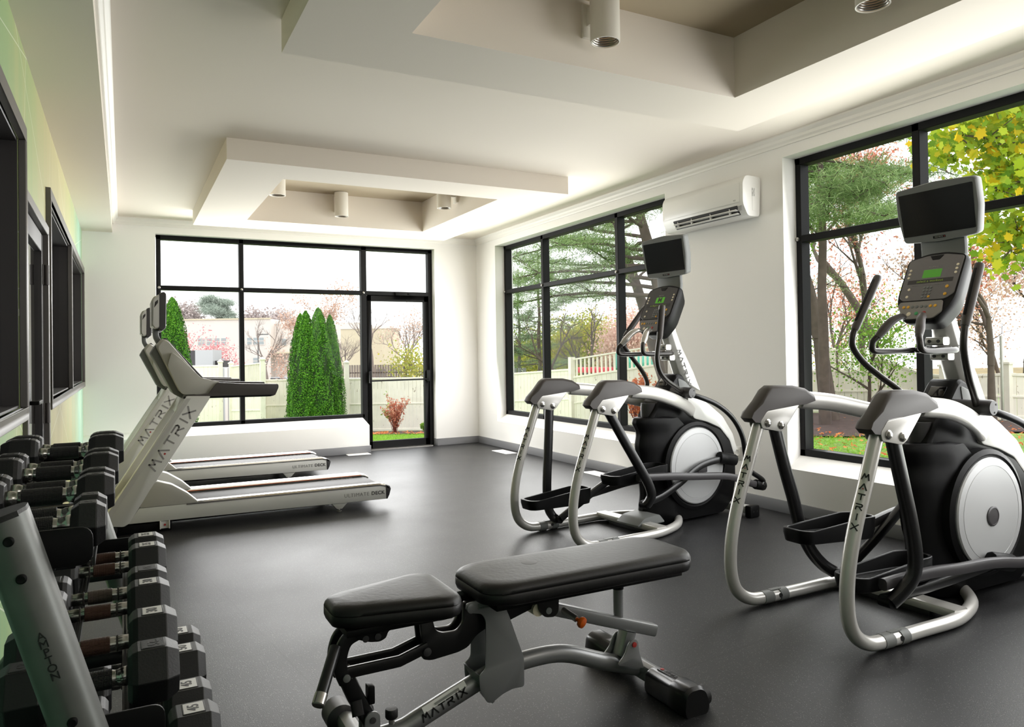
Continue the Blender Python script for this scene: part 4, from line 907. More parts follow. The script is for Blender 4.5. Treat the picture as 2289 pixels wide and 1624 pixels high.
MB().cyl(B(1.688, 2.38, .44), B(1.688, 2.38, .385), .0225, n=18).build('post_sleeve', M['black'], bn)
# adjusting pin with orange knob
pk = MB().cyl(B(1.425, 2.36, .355), B(1.447, 2.30, .335), .012, n=14).build('pin_barrel', M['steel'], bn)
MB().lathe([(.007, 0), (.007, .012), (.018, .016), (.021, .024), (.019, .032), (.010, .036), (.001, .036)], B(1.447, 2.30, .335), (.32, -.86, -.28), 24).build('pin_knob', M['orange'], pk)
# carriage under the pad
for y0 in (-.045, .037):
    MB().prism([(a - 1.25, z) for a, z in rpoly([(1.305, .425), (1.395, .425), (1.392, .36), (1.375, .345), (1.335, .35), (1.312, .375)], .012, 3)], y0, y0 + .008, 'y').build('carriage_plate', M['gblack'], bn)
MB().cyl(B(1.315, 2.345, .378), B(1.315, 2.415, .378), .024, n=20).build('roller_wheel', M['cream'], bn)
MB().lathe([(.012, 0), (.012, .004), (.006, .005)], B(1.35, 2.335, .372), (0, -1, 0), 14).build('carriage_bolt', M['mgrey'], bn)
MB().prism([(a - 1.25, z) for a, z in [(1.14, .435), (1.88, .435), (1.88, .42), (1.47, .405), (1.42, .40), (1.31, .385), (1.20, .355), (1.15, .37)]], -.022, .022, 'y').build('back_beam', M['gblack'], bn, bevel=.003)
# upright post made of two side plates and a floor web
pl = rpoly([(1.035, .462), (1.148, .462), (1.18, .39), (1.212, .30), (1.236, .235), (1.236, .132), (1.19, .135), (1.15, .125), (1.112, .105), (1.092, .108), (1.065, .155), (1.062, .205), (1.088, .225), (1.09, .39), (1.075, .415), (1.03, .425), (1.015, .44), (1.018, .457)], .012, 3)
for y, nm in ((2.318, 'upright_plate'), (2.442, 'upright_plate')):
    q = MB().prism([(a - 1.25, z) for a, z in pl], y - 2.38 - .003, y - 2.38 + .003, 'y').build(nm, M['bsilver'], bn, bevel=.001)
    if y < 2.38:
        MB().box(1.060 - 1.25, 1.118 - 1.25, -.0665, -.0655, .432, .452).build('caution_label', M['mgrey'], q)
        words('Keep clear of moving parts', .0042, frame_m(B(1.089, 2.3133, .4375), (1, 0, 0), (0, 0, 1)), q, M['inkb'], 'caution_text')
        MB().lathe([(.017, 0), (.017, .004), (.010, .006), (.004, .006)], B(1.036, 2.3145, .441), (0, -1, 0), 18).build('plate_bolt', M['bsilver'], q)
MB().loft([[B(1.066, 2.318, .205), B(1.072, 2.318, .20), B(1.122, 2.318, .105), B(1.112, 2.318, .10)], [B(1.03, 2.38, .235), B(1.036, 2.38, .23), B(1.115, 2.38, .105), B(1.105, 2.38, .10)], [B(1.066, 2.442, .205), B(1.072, 2.442, .20), B(1.122, 2.442, .105), B(1.112, 2.442, .10)]]).build('upright_web', M['bsilver'], bn, bevel=.001)
# gooseneck and linkage of the seat
gn = rpoly([(.862, .425), (.872, .33), (.868, .292), (.90, .282), (1.0, .29), (1.035, .30), (1.068, .335), (1.125, .36), (1.15, .40), (1.14, .45), (1.06, .45), (1.022, .458), (1.018, .385), (.996, .362), (.945, .365), (.918, .378), (.905, .425)], .012, 3)
for y in (2.352, 2.408):
    MB().prism([(a - 1.25, z) for a, z in gn], y - 2.38 - .008, y - 2.38 + .008, 'y').build('gooseneck_plate', M['gblack'], bn, bevel=.002)
sb = rpoly([(.63, .437), (.645, .405), (.69, .388), (.722, .384), (.742, .392), (.75, .414), (.86, .418), (.94, .420), (.945, .437)], .008, 2)
for y in (2.335, 2.425):
    q = MB().prism([(a - 1.25, z) for a, z in sb], y - 2.38 - .004, y - 2.38 + .004, 'y').build('seat_bracket', M['gblack'], bn, bevel=.001)
    if y < 2.38:
        for x in (.674, .714): MB().lathe([(.011, 0), (.011, .003), (.006, .004)], B(x, 2.331, .402), (0, -1, 0), 14).build('bracket_bolt', M['dgrey'], q)
for y in (2.345, 2.415):
    MB().rect_tube([B(.665, y, .425), B(.618, y, .405), B(.598, y, .365), B(.596, y, .32), B(.612, y, .275)], .022, .010, up=(0, 1, 0), ch=.3, smooth=True).build('arc_arm', M['gblack'], bn)
    MB().rect_tube([B(.615, y, .302), B(.79, y, .303), B(.888, y, .330)], .018, .009, up=(0, 1, 0), ch=.25).build('lower_link', M['gblack'], bn)
MB().lathe([(.014, 0), (.014, .005), (.008, .007)], B(.882, 2.334, .318), (0, -1, 0), 16).build('link_bolt', M['dgrey'], bn)
MB().lathe([(.012, 0), (.012, .005), (.006, .007)], B(.612, 2.333, .290), (0, -1, 0), 16).build('link_bolt', M['mgrey'], bn)
MB().rect_tube([B(.612, 2.38, .30), B(.652, 2.38, .205), B(.700, 2.38, .115), B(.70, 2.38, .07)], .026, .022, up=(0, 1, 0), ch=.25).build('lower_strut', M['gblack'], bn)
MB().box(.690 - 1.25, .712 - 1.25, -.022, .022, .175, .235).build('strut_stop', M['black'], bn, bevel=.006)
MB().rect_tube([B(.65, 2.34, .16), B(.648, 2.36, .20)], .012, .018, up=(1, 0, 0)).build('latch_tab', M['black'], bn)
hd_ = MB().cyl(B(.578, 2.33, .395), B(.512, 2.24, .30), .018, n=18).build('seat_handle', M['gblack'], bn)
MB().lathe([(.0195, 0), (.0195, .032), (.017, .035), (.013, .034)], B(.512, 2.24, .30), (Vector((.512, 2.24, .30)) - Vector((.578, 2.33, .395))), 20).build('handle_cap', M['steel'], hd_)
for y in (2.345, 2.415):
    MB().prism([(a - 1.25, z) for a, z in rpoly([(.672, .02), (.672, .145), (.685, .160), (.71, .160), (.722, .145), (.722, .02)], .02, 4)], y - 2.38 - .004, y - 2.38 + .004, 'y').build('clevis_plate', M['bsilver'], bn, bevel=.001)
MB().lathe([(.010, 0), (.010, .004), (.005, .005)], B(.697, 2.34, .135), (0, -1, 0), 14).build('clevis_bolt', M['dgrey'], bn)
MB().cyl(B(.772, 2.38, .085), B(.772, 2.38, .115), .010, n=14).build('knob_stem', M['steel'], bn)
MB().lathe([(.018, 0), (.021, .004), (.021, .026), (.018, .031), (.001, .032)], B(.772, 2.38, .108), (0, 0, 1), 22).build('rubber_stop', M['rubber'], bn)
MB().rect_tube([B(.665, 2.17, .05), B(.665, 2.59, .05)], .03, .03, up=(0, 0, 1), ch=.4).build('rear_cross_foot', M['bsilver'], bn)
for y0, y1 in ((2.10, 2.20), (2.56, 2.66)):
    MB().lathe([(.034, 0), (.05, .01), (.05, .09), (.034, .1)], B(.655, y0, .05), (0, 1, 0), 28).build('rear_foot_roller', M['dgrey'], bn)

# ================================================================== DUMBBELL RACK
rk = thing('dumbbell_rack', 'three tier dumbbell rack of worn grey uprights and black shelves', 'rack', (-.02, 2.05, 0))
R_ = lambda x, y, z: (x + .02, y - 2.05, z)
YN, YFAR = 1.345, 2.80
def upr(y, zt):
    xt = -.114 - .2866 * (zt - .906)
    u = MB().rect_tube([R_(.140, y, .02), R_(-.1, y, .857), R_(xt, y, zt)], .034, .045, up=(0, 1, 0), ch=.42).build('upright', M['rsilver'], rk, ang=60)
    MB().rect_tube([R_(xt, y, zt - .003), R_(xt - .0024, y, zt + .005)], .0345, .0455, up=(0, 1, 0), ch=.42).build('end_cap', M['rubber'], u)
    MB().rect_tube([R_(-.36, y, .035), R_(.27, y, .035)], .03, .045, up=(0, 1, 0), ch=.35).build('floor_foot', M['rsilver'], rk, bevel=.0)
    MB().rect_tube([R_(-.33, y, .035), R_(-.335, y, .35), R_(-.06, y, .72)], .022, .03, up=(0, 1, 0), ch=.35).build('rear_brace', M['rsilver'], rk)
    return u
u1 = upr(YN, 1.070); u2 = upr(YFAR, .985)
for x, z in ((-.148, 1.040), (-.133, .984), (-.071, .762)):
    MB().lathe([(.0072, -.001), (.0072, .003), (.005, .0045), (.002, .004)], R_(x, YN - .045, z), (0, -1, 0), 18).build('bolt', M['black'], u1)
ud = Vector((-.242, 0, .845)).normalized()
for i_, c_ in enumerate('AMPTON'):
    words(c_, .0172, frame_m(Vector(R_(-.101, YN - .0457, .866)) + ud * (.031 - i_ * .0128), Vector((ud.z, 0, -ud.x)), ud), u1, M['inkb'], 'maker_lettering')
TIERS = {'top': (-.148, .978), 'middle': (-.052, .631), 'bottom': (.015, .300)}
for nm, (cx_, z) in TIERS.items():
    hw = .075 if nm != 'bottom' else .085
    for s in (-1, 1):
        xx = cx_ + s * hw
        r_ = MB().prism([(xx - .03 + .02, z - .014), (xx - .03 + .02, z), (xx + .03 + .02, z), (xx + .03 + .02, z - .014), (xx + .026 + .02, z - .014), (xx + .026 + .02, z - .004), (xx - .026 + .02, z - .004), (xx - .026 + .02, z - .014)], 1.41 - 2.05, 2.765 - 2.05, 'y').build('shelf_rail', M['gblack'], rk)
        q = MB()
        for i in range(7): q.box(xx - .026 + i * .008 + .02, xx - .022 + i * .008 + .02, 1.41 - 2.05, 2.76 - 2.05, z, z + .003)
        q.build('rubber_ribs', M['rubber'], r_, flat=True)
    for y in (1.50, 1.98, 2.34, 2.74):
        MB().box(cx_ - hw + .02, cx_ + hw + .02, y - 2.05 - .015, y - 2.05 + .015, z - .034, z - .004).build('cross_brace', M['gblack'], rk, bevel=.004)
    for y in (1.395, 2.745):
        x1 = {'top': -.045, 'middle': .058, 'bottom': .13}[nm]; zt_ = {'top': 1.032, 'middle': .722, 'bottom': .36}[nm]
        pp = rpoly([(cx_ - .12, zt_ - .062), (cx_ - .12, zt_), (x1, zt_), (x1, zt_ - .062)], .022, 5)
        MB().prism([(a + .02, b_) for a, b_ in pp], y - 2.05, y - 2.05 + .006, 'y').build('shelf_end_plate', M['black'], rk, bevel=.001)

def dumbbell(y, ztop, H, hl, xr, label, txt, grip, flip=False, tag_col=True, group=None, handle=.125, xshift=0):
    tot = handle + 2 * hl; xc = xr - tot / 2; zc = ztop - H / 2
    t = thing('dumbbell', label, 'dumbbell', (xc, y, zc), 0, group)
    Rf = H / 2; Rc = H / 2 / math.cos(PI / 6)
    def hexr(x, k): return [(x, Rc * k * math.cos(PI / 3 * i), Rc * k * math.sin(PI / 3 * i)) for i in range(6)]
    for s in (-1, 1):
        i0 = s * handle / 2; i1 = s * (handle / 2 + hl); bv = min(.022, hl * .27)
        hd = MB().loft([hexr(i0, .78), hexr(i0 + s * .008, .93), hexr(i0 + s * (bv * .8), 1.0), hexr(i1 - s * bv, 1.0), hexr(i1 - s * .003, .80), hexr(i1, .76)]).build('weight_head', M['drub'], t, bevel=.0012, seg=1, ang=12)
        xm = (i0 + i1) / 2 - s * .001; lw = hl * .40; lh = Rc * .74
        fm = MB().box(xm - lw / 2 - .003, xm + lw / 2 + .003, -lh / 2 - .002, lh / 2 + .002, Rf - .002, Rf + .0012).build('label_frame', M['drubg'], hd, bevel=.0008, seg=1)
        MB().box(xm - lw / 2, xm + lw / 2, -lh / 2, lh / 2, Rf, Rf + .0016).build('label_field', M['label'] if tag_col else M['drubg'], hd, flat=True)
        sg = -1 if flip else 1
        words(txt, lw * .80, frame_m((xm, 0, Rf + .0017), (0, sg, 0), (-sg, 0, 0)), hd, M['inkb'], 'weight_number', bold=.0006, ext=.0004)
    h2 = handle / 2 + .002
    if grip == 'black':
        prf = [(.017, -h2), (.0185, -h2 + .004), (.0165, -h2 + .016), (.0145, -h2 + .02), (.0145, -h2 + .024), (.0175, -h2 + .034)]
        pr2 = prf + [(r_, -x) for r_, x in reversed(prf)]
        MB().lathe(pr2, (0, 0, 0), (1, 0, 0), 24).build('chrome_handle', M['chrome'], t)
        g = handle * .29
        MB().lathe([(.016, -g), (.0185, -g + .001), (.0185, g - .001), (.016, g)], (0, 0, 0), (1, 0, 0), 28).build('knurled_grip', M['knurlb'], t, ang=50)
    else:
        pr2 = []
        for i in range(17):
            u = -1 + i / 8; x = u * h2; r_ = .0165 - .0045 * abs(u) ** 1.5 + (.0022 if abs(u) > .72 else 0) + (.001 if abs(u) > .93 else 0)
            pr2.append((r_, x))
        MB().lathe(pr2, (0, 0, 0), (1, 0, 0), 24).build('chrome_handle', M['chrome'], t)
        g = handle * .22
        MB().lathe([(.0155, -g), (.0172, -g + .001), (.0178, 0), (.0172, g - .001), (.0155, g)], (0, 0, 0), (1, 0, 0), 28).build('knurled_grip', M['knurls'] if grip == 'steel' else M['brownk'], t, ang=50)  # 'worn' picks the grip with brown reflections in its colour
        for s in (-1, 1): MB().lathe([(.0155, 0), (.0175, .001), (.0175, .003), (.0155, .004)], (s * h2 * .60, 0, 0), (1, 0, 0), 24).build('handle_ring', M['bronze'], t)
    return t
M['brownk'] = grid_knurl('brown_reflection_grip', '#5b4036', .42, .5, 420)  # brown of the reflections is put into this grip's base colour
GT = 'dumbbells on the top tier'; GM = 'dumbbells on the middle tier'; GB = 'dumbbells on the bottom tier'
top = [(1.485, .073, .052, -.028, 'first'), (1.573, .073, .052, -.028, 'second'), (1.815, .077, .068, -.018, 'third'), (1.907, .077, .068, -.018, 'fourth'),
       (2.136, .086, .076, -.012, 'fifth'), (2.24, .086, .076, -.012, 'sixth'), (2.575, .092, .092, .0, 'seventh'), (2.686, .092, .092, .0, 'eighth')]
nums = ['5', '5', '10', '10', '15', '15', '20', '20']
for i, (y, H, hl, xr, od) in enumerate(top):
    size = ('smallest', 'smallest', 'second smallest', 'second smallest', 'second largest', 'second largest', 'largest', 'largest')[i]
    pos = 'nearer' if i % 2 == 0 else 'farther'
    dumbbell(y, .983 + H, H, hl, xr, f'{pos} of the {size} black hex dumbbell pair, {od} along the top tier', nums[i], 'black', flip=True, tag_col=False, group=GT)
mid = [(1.638, .105, .090, .093, '25', 'black', True, False, 'black hex dumbbell marked 25 with a black knurled grip, nearest on the middle tier'),
       (1.82, .115, .094, .100, '30', 'worn', False, True, 'black hex dumbbell marked 30 standing alone behind the one marked 25'),
       (2.065, .115, .094, .098, '30', 'worn', False, True, 'black hex dumbbell marked 30 with a brown grip, middle tier'),
       (2.20, .115, .092, .098, '30', 'steel', True, False, 'black hex dumbbell with a grey steel grip and dark number plate, middle tier'),
       (2.465, .118, .098, .108, '35', 'worn', False, True, 'nearer of the two black hex dumbbells marked 35, middle tier'),
       (2.604, .118, .098, .108, '35', 'worn', False, True, 'farther of the two black hex dumbbells marked 35, last on the middle tier')]
for y, H, hl, xr, tx, gp, fl, tc_, lb in mid:
    dumbbell(y, .637 + H, H, hl, xr, lb, tx, gp, flip=fl, tag_col=tc_, group=GM)
bot = [(2.01, .134, .115, .205, '45', 'nearer black hex dumbbell marked 45, nearest on the bottom tier'),
       (2.165, .134, .115, .201, '45', 'farther black hex dumbbell marked 45, second on the bottom tier'),
       (2.43, .138, .120, .209, '50', 'nearer black hex dumbbell marked 50, bottom tier'),
       (2.59, .138, .120, .209, '50', 'farther black hex dumbbell marked 50, last on the bottom tier')]
for y, H, hl, xr, tx, lb in bot:
    dumbbell(y, .306 + H, H, hl, xr, lb, tx, 'worn', flip=False, group=GB)
# ================================================================== OUTSIDE
rng = np.random.default_rng(7); random.seed(7)
def depth_pt(u, d, z=None):
    # a place out in the yard: column direction u, forward distance d
    x = (u - CX) / F_PX
    p = fh * d + xa * (x * d)
    return Vector((p.x, p.y, gz(p.x, p.y) if z is None else z))
def gz(x, y):
    d = fh.x * x + fh.y * y; l = xa.x * x + xa.y * y
    k = min(1, max(0, (l - 1.5) / 5.0)); sl = .083 - .056 * k * k * (3 - 2 * k)
    if d < 11: return -0.12
    if d < 30: return -0.12 - sl * (d - 11)
    return max(-2.7, -0.12 - sl * 19 - .014 * (d - 30))
def zat(v, u, d):   # height of image row v at distance d
    xx = (u - CX) / F_PX; yy = -(v - CY) / F_PX
    cr, sr = math.cos(ROLL), math.sin(ROLL); xc = xx * cr + yy * sr; up_ = -xx * sr + yy * cr
    cp, sp = math.cos(PITCH), math.sin(PITCH); f_ = cp - up_ * sp; z_ = sp + up_ * cp
    return CAMH + d * z_ / f_
# ground
def ground(name, m, d0, d1, l0, l1, nd, nl, dz=0.0, kind='structure', fn=None):
    vs, fs = [], []
    for i in range(nd + 1):
        for j in range(nl + 1):
            d = d0 + (d1 - d0) * i / nd; l = l0 + (l1 - l0) * j / nl
            p = fh * d + xa * l; vs.append((p.x, p.y, gz(p.x, p.y) + dz))
    for i in range(nd):
        for j in range(nl): a = i * (nl + 1) + j; fs.append((a, a + 1, a + nl + 2, a + nl + 1))
    o = MB().add(vs, fs).build(name, m); o['kind'] = kind; return o
gm = mat('lawn', '#7a9c48', 0.9, bump=.6, bscale=45, var=.25, vscale=2.5)
M['asphalt'] = mat('asphalt', '#9b9a98', .9, var=.1, vscale=3)
M['mulch'] = mat('dark_mulch', '#4a3733', .95, bump=1.0, bscale=40, var=.35, vscale=9)
ground('ground_lawn', gm, 4.6, 31, -14, 26, 60, 80)
ground('ground_parking', M['asphalt'], 31, 130, -110, 60, 30, 40, -.02)
ground('ground_woods', mat('leaf_litter', '#8a7a52', .95, var=.3, vscale=.8), 31, 90, 2, 90, 20, 30, .25)
fs_ = mat('fence_white_paint', '#efe8dc', .7, var=.06, vscale=3.0, bump=.15, bscale=30); M['fence'] = fs_
# peeling paint: brown specks on the fence
nt, b = nodes(fs_)
t_ = nt.nodes.new('ShaderNodeTexCoord'); n_ = nt.nodes.new('ShaderNodeTexNoise'); n_.inputs['Scale'].default_value = 5; n_.inputs['Detail'].default_value = 8; n_.inputs['Roughness'].default_value = .75
mp_ = nt.nodes.new('ShaderNodeMapping'); mp_.inputs['Scale'].default_value = (2.2, 2.2, .7); nt.links.new(t_.outputs['Object'], mp_.inputs[0]); nt.links.new(mp_.outputs[0], n_.inputs['Vector'])
g_ = mth(nt, 'GREATER_THAN', n_.outputs['Fac'], .635); src = b.inputs['Base Color'].links[0].from_socket
mx_ = nt.nodes.new('ShaderNodeMixRGB'); mx_.inputs[2].default_value = hexc('#86705f'); nt.links.new(g_, mx_.inputs[0]); nt.links.new(src, mx_.inputs[1]); nt.links.new(mx_.outputs[0], b.inputs['Base Color'])

def fence(stations, label, top, pickets=0.0, posts=True, post_h=.18, thick=.03, board=.14, tops=None, cap=True):
    """stations: list of (x, y) ground points; top: solid height above ground; pickets: extra open top height"""
    o0 = Vector((stations[0][0], stations[0][1], gz(*stations[0])))
    t = thing('fence', label, 'fence', o0, 0, 'white painted fences')
    pn = MB(); rl = MB(); pk = MB()
    for i, (a, b_) in enumerate(zip(stations[:-1], stations[1:])):
        A = Vector((a[0], a[1], 0)); Bp = Vector((b_[0], b_[1], 0)); L = (Bp - A).length; d = (Bp - A) / L; nn = Vector((-d.y, d.x, 0))
        nb = max(1, int(L / board)); h0 = tops[i] if tops else top; h1 = tops[i + 1] if tops else top
        for k in range(nb):
            s0, s1 = L * k / nb + .004, L * (k + 1) / nb - .004
            hh = h0 + (h1 - h0) * (k + .5) / nb
            q = [A + d * s0 - nn * .01, A + d * s1 - nn * .01, A + d * s1 + nn * .01, A + d * s0 + nn * .01]
            zg = gz((A + d * (s0 + s1) / 2).x, (A + d * (s0 + s1) / 2).y)
            pn.add([(p.x - o0.x, p.y - o0.y, zg - o0.z - .0) for p in q] + [(p.x - o0.x, p.y - o0.y, zg + hh - o0.z) for p in q], [(0, 3, 2, 1), (4, 5, 6, 7), (0, 1, 5, 4), (1, 2, 6, 5), (2, 3, 7, 6), (3, 0, 4, 7)])
        def rail(za, zb, w_, h_, mb):
            q0 = Vector((A.x - o0.x, A.y - o0.y, gz(A.x, A.y) - o0.z)); q1 = Vector((Bp.x - o0.x, Bp.y - o0.y, gz(Bp.x, Bp.y) - o0.z))
            for q_ in (1,): mb.rect_tube([q0 + Vector((0, 0, za)), q1 + Vector((0, 0, zb))], w_, h_, up=(0, 0, 1), ch=.1)
        rail(h0 * .52, h1 * .52, .03, .022, rl); rail(h0 - .03, h1 - .03, .035, .028, rl); rail(.08, .08, .03, .04, rl)
        if pickets:
            npk = int(L / .13); rail(h0 + pickets, h1 + pickets, .035, .022, rl)
            for k in range(npk):
                s0 = L * (k + .3) / npk; p = A + d * s0; zg = gz(p.x, p.y) + h0 + (h1 - h0) * s0 / L
                pk.box(p.x - o0.x - .022, p.x - o0.x + .022, p.y - o0.y - .022, p.y - o0.y + .022, zg - o0.z, zg + pickets - o0.z)
    pn.build('board_panel', M['fence'], t, flat=True); rl.build('rails', M['fence'], t, flat=True)
    if pickets: pk.build('pickets', M['fence'], t, flat=True)
    if posts:
        for i, a in enumerate(stations):
            h = (tops[i] if tops else top) + pickets + post_h; x, y = a[0] - o0.x, a[1] - o0.y; z = gz(*a) - o0.z
            q = MB().box(x - .075, x + .075, y - .075, y + .075, z, z + h)
            if cap: q.box(x - .10, x + .10, y - .10, y + .10, z + h, z + h + .04).add([(x - .08, y - .08, z + h + .04), (x + .08, y - .08, z + h + .04), (x + .08, y + .08, z + h + .04), (x - .08, y + .08, z + h + .04), (x, y, z + h + .12)], [(0, 1, 4), (1, 2, 4), (2, 3, 4), (3, 0, 4)])
            q.build('post', M['fence'], t, flat=True)
    return t
def G2(u, d): p = depth_pt(u, d); return (p.x, p.y)
def hgt(v, u, d): return zat(v, u, d) - depth_pt(u, d).z
fence([G2(588, 27.0), G2(774, 27.0), G2(1016, 27)], 'white board fence behind the conical evergreens and the glass door', hgt(846, 700, 27), post_h=.55)
fence([G2(1040, 25.5), G2(1277, 22)], 'low white board fence in the left part of the side window, without pickets', hgt(831, 1200, 23.5), posts=False)
fence([G2(1277, 22), G2(1480, 20.5), G2(1700, 19.6)], 'white fence topped with open pickets in front of the play equipment', hgt(829, 1380, 21.2), pickets=.50, post_h=.08, cap=False)
fence([G2(1700, 19.6), G2(1858, 19), G2(1958, 18.5)], 'white fence with picket top beside the near side window frame', hgt(828, 1850, 19), pickets=.52, post_h=.06, cap=False)
fence([G2(1960, 18.5), G2(2060, 16.6), G2(2110, 15.8)], 'white board fence section whose top slopes down', 1.5, tops=[hgt(795, 1960, 18.5), hgt(833, 2060, 16.6), hgt(838, 2110, 15.8)], posts=False)
fence([G2(2110, 15.8), G2(2250, 15.2), G2(2330, 15.0), G2(2560, 14.6)], 'white board fence section at the far right behind the thin tree', 1.5, tops=[hgt(838, 2110, 15.8), hgt(833, 2250, 15.2), hgt(836, 2330, 15), hgt(830, 2560, 14.6)], post_h=.18)
fence([G2(516, 27.5), G2(586, 25.6)], 'peeling white gate section with slatted top, left of the window mullion', 1.05, tops=[hgt(870, 516, 27.5), hgt(866, 586, 25.6)], pickets=.85, post_h=.1)
fence([G2(400, 27.5), G2(492, 27.5)], 'white fence section and post just right of the treadmill console', hgt(816, 450, 27.5), post_h=.1)
gp = tag(MB().cyl((0, 0, 0), (0, 0, 1.75), .03, n=10).build('steel_post', M['steel']), 'thin grey steel post in front of the fence at the far right', 'post'); gp.location = depth_pt(2238, 15.0)

# mulch beds with fallen leaves
def bed(name, pts, dz, m, label):
    vs = [(p[0], p[1], gz(*p) + dz) for p in pts]; c = (sum(p[0] for p in pts) / len(pts), sum(p[1] for p in pts) / len(pts))
    n = len(vs); vs.append((c[0], c[1], gz(*c) + dz + .05))
    o = MB().add(vs, [(i, (i + 1) % n, n) for i in range(n)]).build(name, m); return struct(o)
bed('ground_mulch_bed', [G2(820, 22.3), G2(870, 21.4), G2(960, 21.8), G2(1020, 23), G2(1010, 26.9), G2(820, 26.9)], .03, M['mulch'], '')
bed('ground_mulch_bed', [G2(1300, 17.2), G2(1460, 15.6), G2(1680, 13.6), G2(1800, 12.6), G2(1900, 12.2), G2(2040, 12.4), G2(2130, 12.7), G2(2289, 12.5), G2(2450, 12.5), G2(2450, 14.4), G2(2289, 15), G2(2110, 15.7), G2(1960, 18.3), G2(1700, 19.4), G2(1480, 20.3), G2(1290, 21.7)], .03, M['mulch'], '')

# ---- foliage tools
def leaf_mesh(name, m, cen, size, parent=None, shape='quad', up=None, jit=1.0, aspect=1.0, norm=None):
    cen = np.asarray(cen); N = len(cen)
    if norm is None: nv_ = rng.normal(size=(N, 3))
    else: nv_ = np.asarray(norm) + rng.normal(size=(N, 3)) * jit
    if shape == 'needle' and size < .3 and name == 'needles': pass
    nv_ /= np.linalg.norm(nv_, axis=1, keepdims=True) + 1e-9
    a = rng.normal(size=(N, 3)); a -= (a * nv_).sum(1, keepdims=True) * nv_; a /= np.linalg.norm(a, axis=1, keepdims=True) + 1e-9
    b_ = np.cross(nv_, a); s = (size * rng.uniform(.6, 1.3, size=(N, 1)))
    if shape == 'quad': T = [(-.5, 0), (0, -.5), (.5, 0), (0, .5)]
    elif shape == 'maple': T = [(0, -.42), (.15, -.30), (.38, -.34), (.34, -.08), (.56, .10), (.32, .22), (.30, .34), (.16, .28), (0, .56), (-.16, .28), (-.30, .34), (-.32, .22), (-.56, .10), (-.34, -.08), (-.38, -.34), (-.15, -.30)]
    elif shape == 'needle': T = [(-.5, -.04), (.5, -.02), (.5, .02), (-.5, .04)]
    elif shape == 'oak': T = [(0, -.6), (.2, -.3), (.12, -.1), (.3, .1), (.1, .25), (0, .6), (-.1, .25), (-.3, .1), (-.12, -.1), (-.2, -.3)]
    k = len(T); V = np.zeros((N, k, 3))
    for i, (p, q) in enumerate(T): V[:, i] = cen + a * s * p * aspect + b_ * s * q
    me = bpy.data.meshes.new(name); me.vertices.add(N * k); me.vertices.foreach_set('co', V.reshape(-1))
    me.loops.add(N * k); me.loops.foreach_set('vertex_index', np.arange(N * k, dtype=np.int32))
    me.polygons.add(N); me.polygons.foreach_set('loop_start', np.arange(0, N * k, k, dtype=np.int32)); me.polygons.foreach_set('loop_total', np.full(N, k, dtype=np.int32))
    me.update(calc_edges=True); me.materials.append(m); o = bpy.data.objects.new(name, me); COL.objects.link(o)
    if parent is not None: o.parent = parent
    return o
def grow(p, d, L, r, depth, segs, tips, spread=.6, up=.1, n=(2, 3), ratio=.72, curve=.15, mind=0):
    p = Vector(p); d = Vector(d).normalized(); pts = [p]; q = p
    for i in range(3):
        d = (d + Vector((random.gauss(0, curve), random.gauss(0, curve), random.gauss(0, curve) + up * .3))).normalized()
        q = q + d * L / 3; pts.append(q)
    segs.append((pts, [r, r * .9, r * .8, r * .68]))
    if depth <= mind: tips.append((pts, L))
    if depth == 0: return
    k = random.randint(*n)
    for i in range(k):
        dd = (d + Vector((random.gauss(0, spread), random.gauss(0, spread), random.gauss(0, spread * .6) + up))).normalized()
        st = pts[3] if i == 0 else pts[random.choice((1, 2, 3))]
        grow(st, dd, L * ratio * random.uniform(.8, 1.15), r * .62, depth - 1, segs, tips, spread, up, n, ratio, curve, mind)
def wood(segs, name, m, parent, n=5, minr=.003):
    mb = MB()
    for pts, rs in segs: mb.tube(pts, [max(x, minr) for x in rs], n=n if rs[0] > .02 else 3, smooth=False, cap=False, up=(.1, .2, .97) if abs((pts[-1] - pts[0]).normalized().z) < .9 else (1, 0, 0))
    me = bpy.data.meshes.new(name); me.from_pydata(mb.v, [], mb.f); me.materials.append(m)
    for p in me.polygons: p.use_smooth = True
    o = bpy.data.objects.new(name, me); COL.objects.link(o); o.parent = parent; return o
def around(tips, per, sc, flat=1.0):
    out = []
    for pts, L in tips:
        for _ in range(per):
            k = random.random() * 3; i = min(2, int(k)); p = pts[i].lerp(pts[i + 1], k - i)
            out.append((p.x + random.gauss(0, sc), p.y + random.gauss(0, sc), p.z + random.gauss(0, sc * flat)))
    return out
M['bark'] = mat('grey_brown_bark', '#5d5149', .9, bump=.8, bscale=30, var=.2, vscale=8)
M['barkl'] = mat('pale_bark', '#8b7f78', .9, var=.15, vscale=6)
M['barkp'] = mat('pine_bark', '#5a4d47', .9, bump=.8, bscale=20, var=.25, vscale=6)
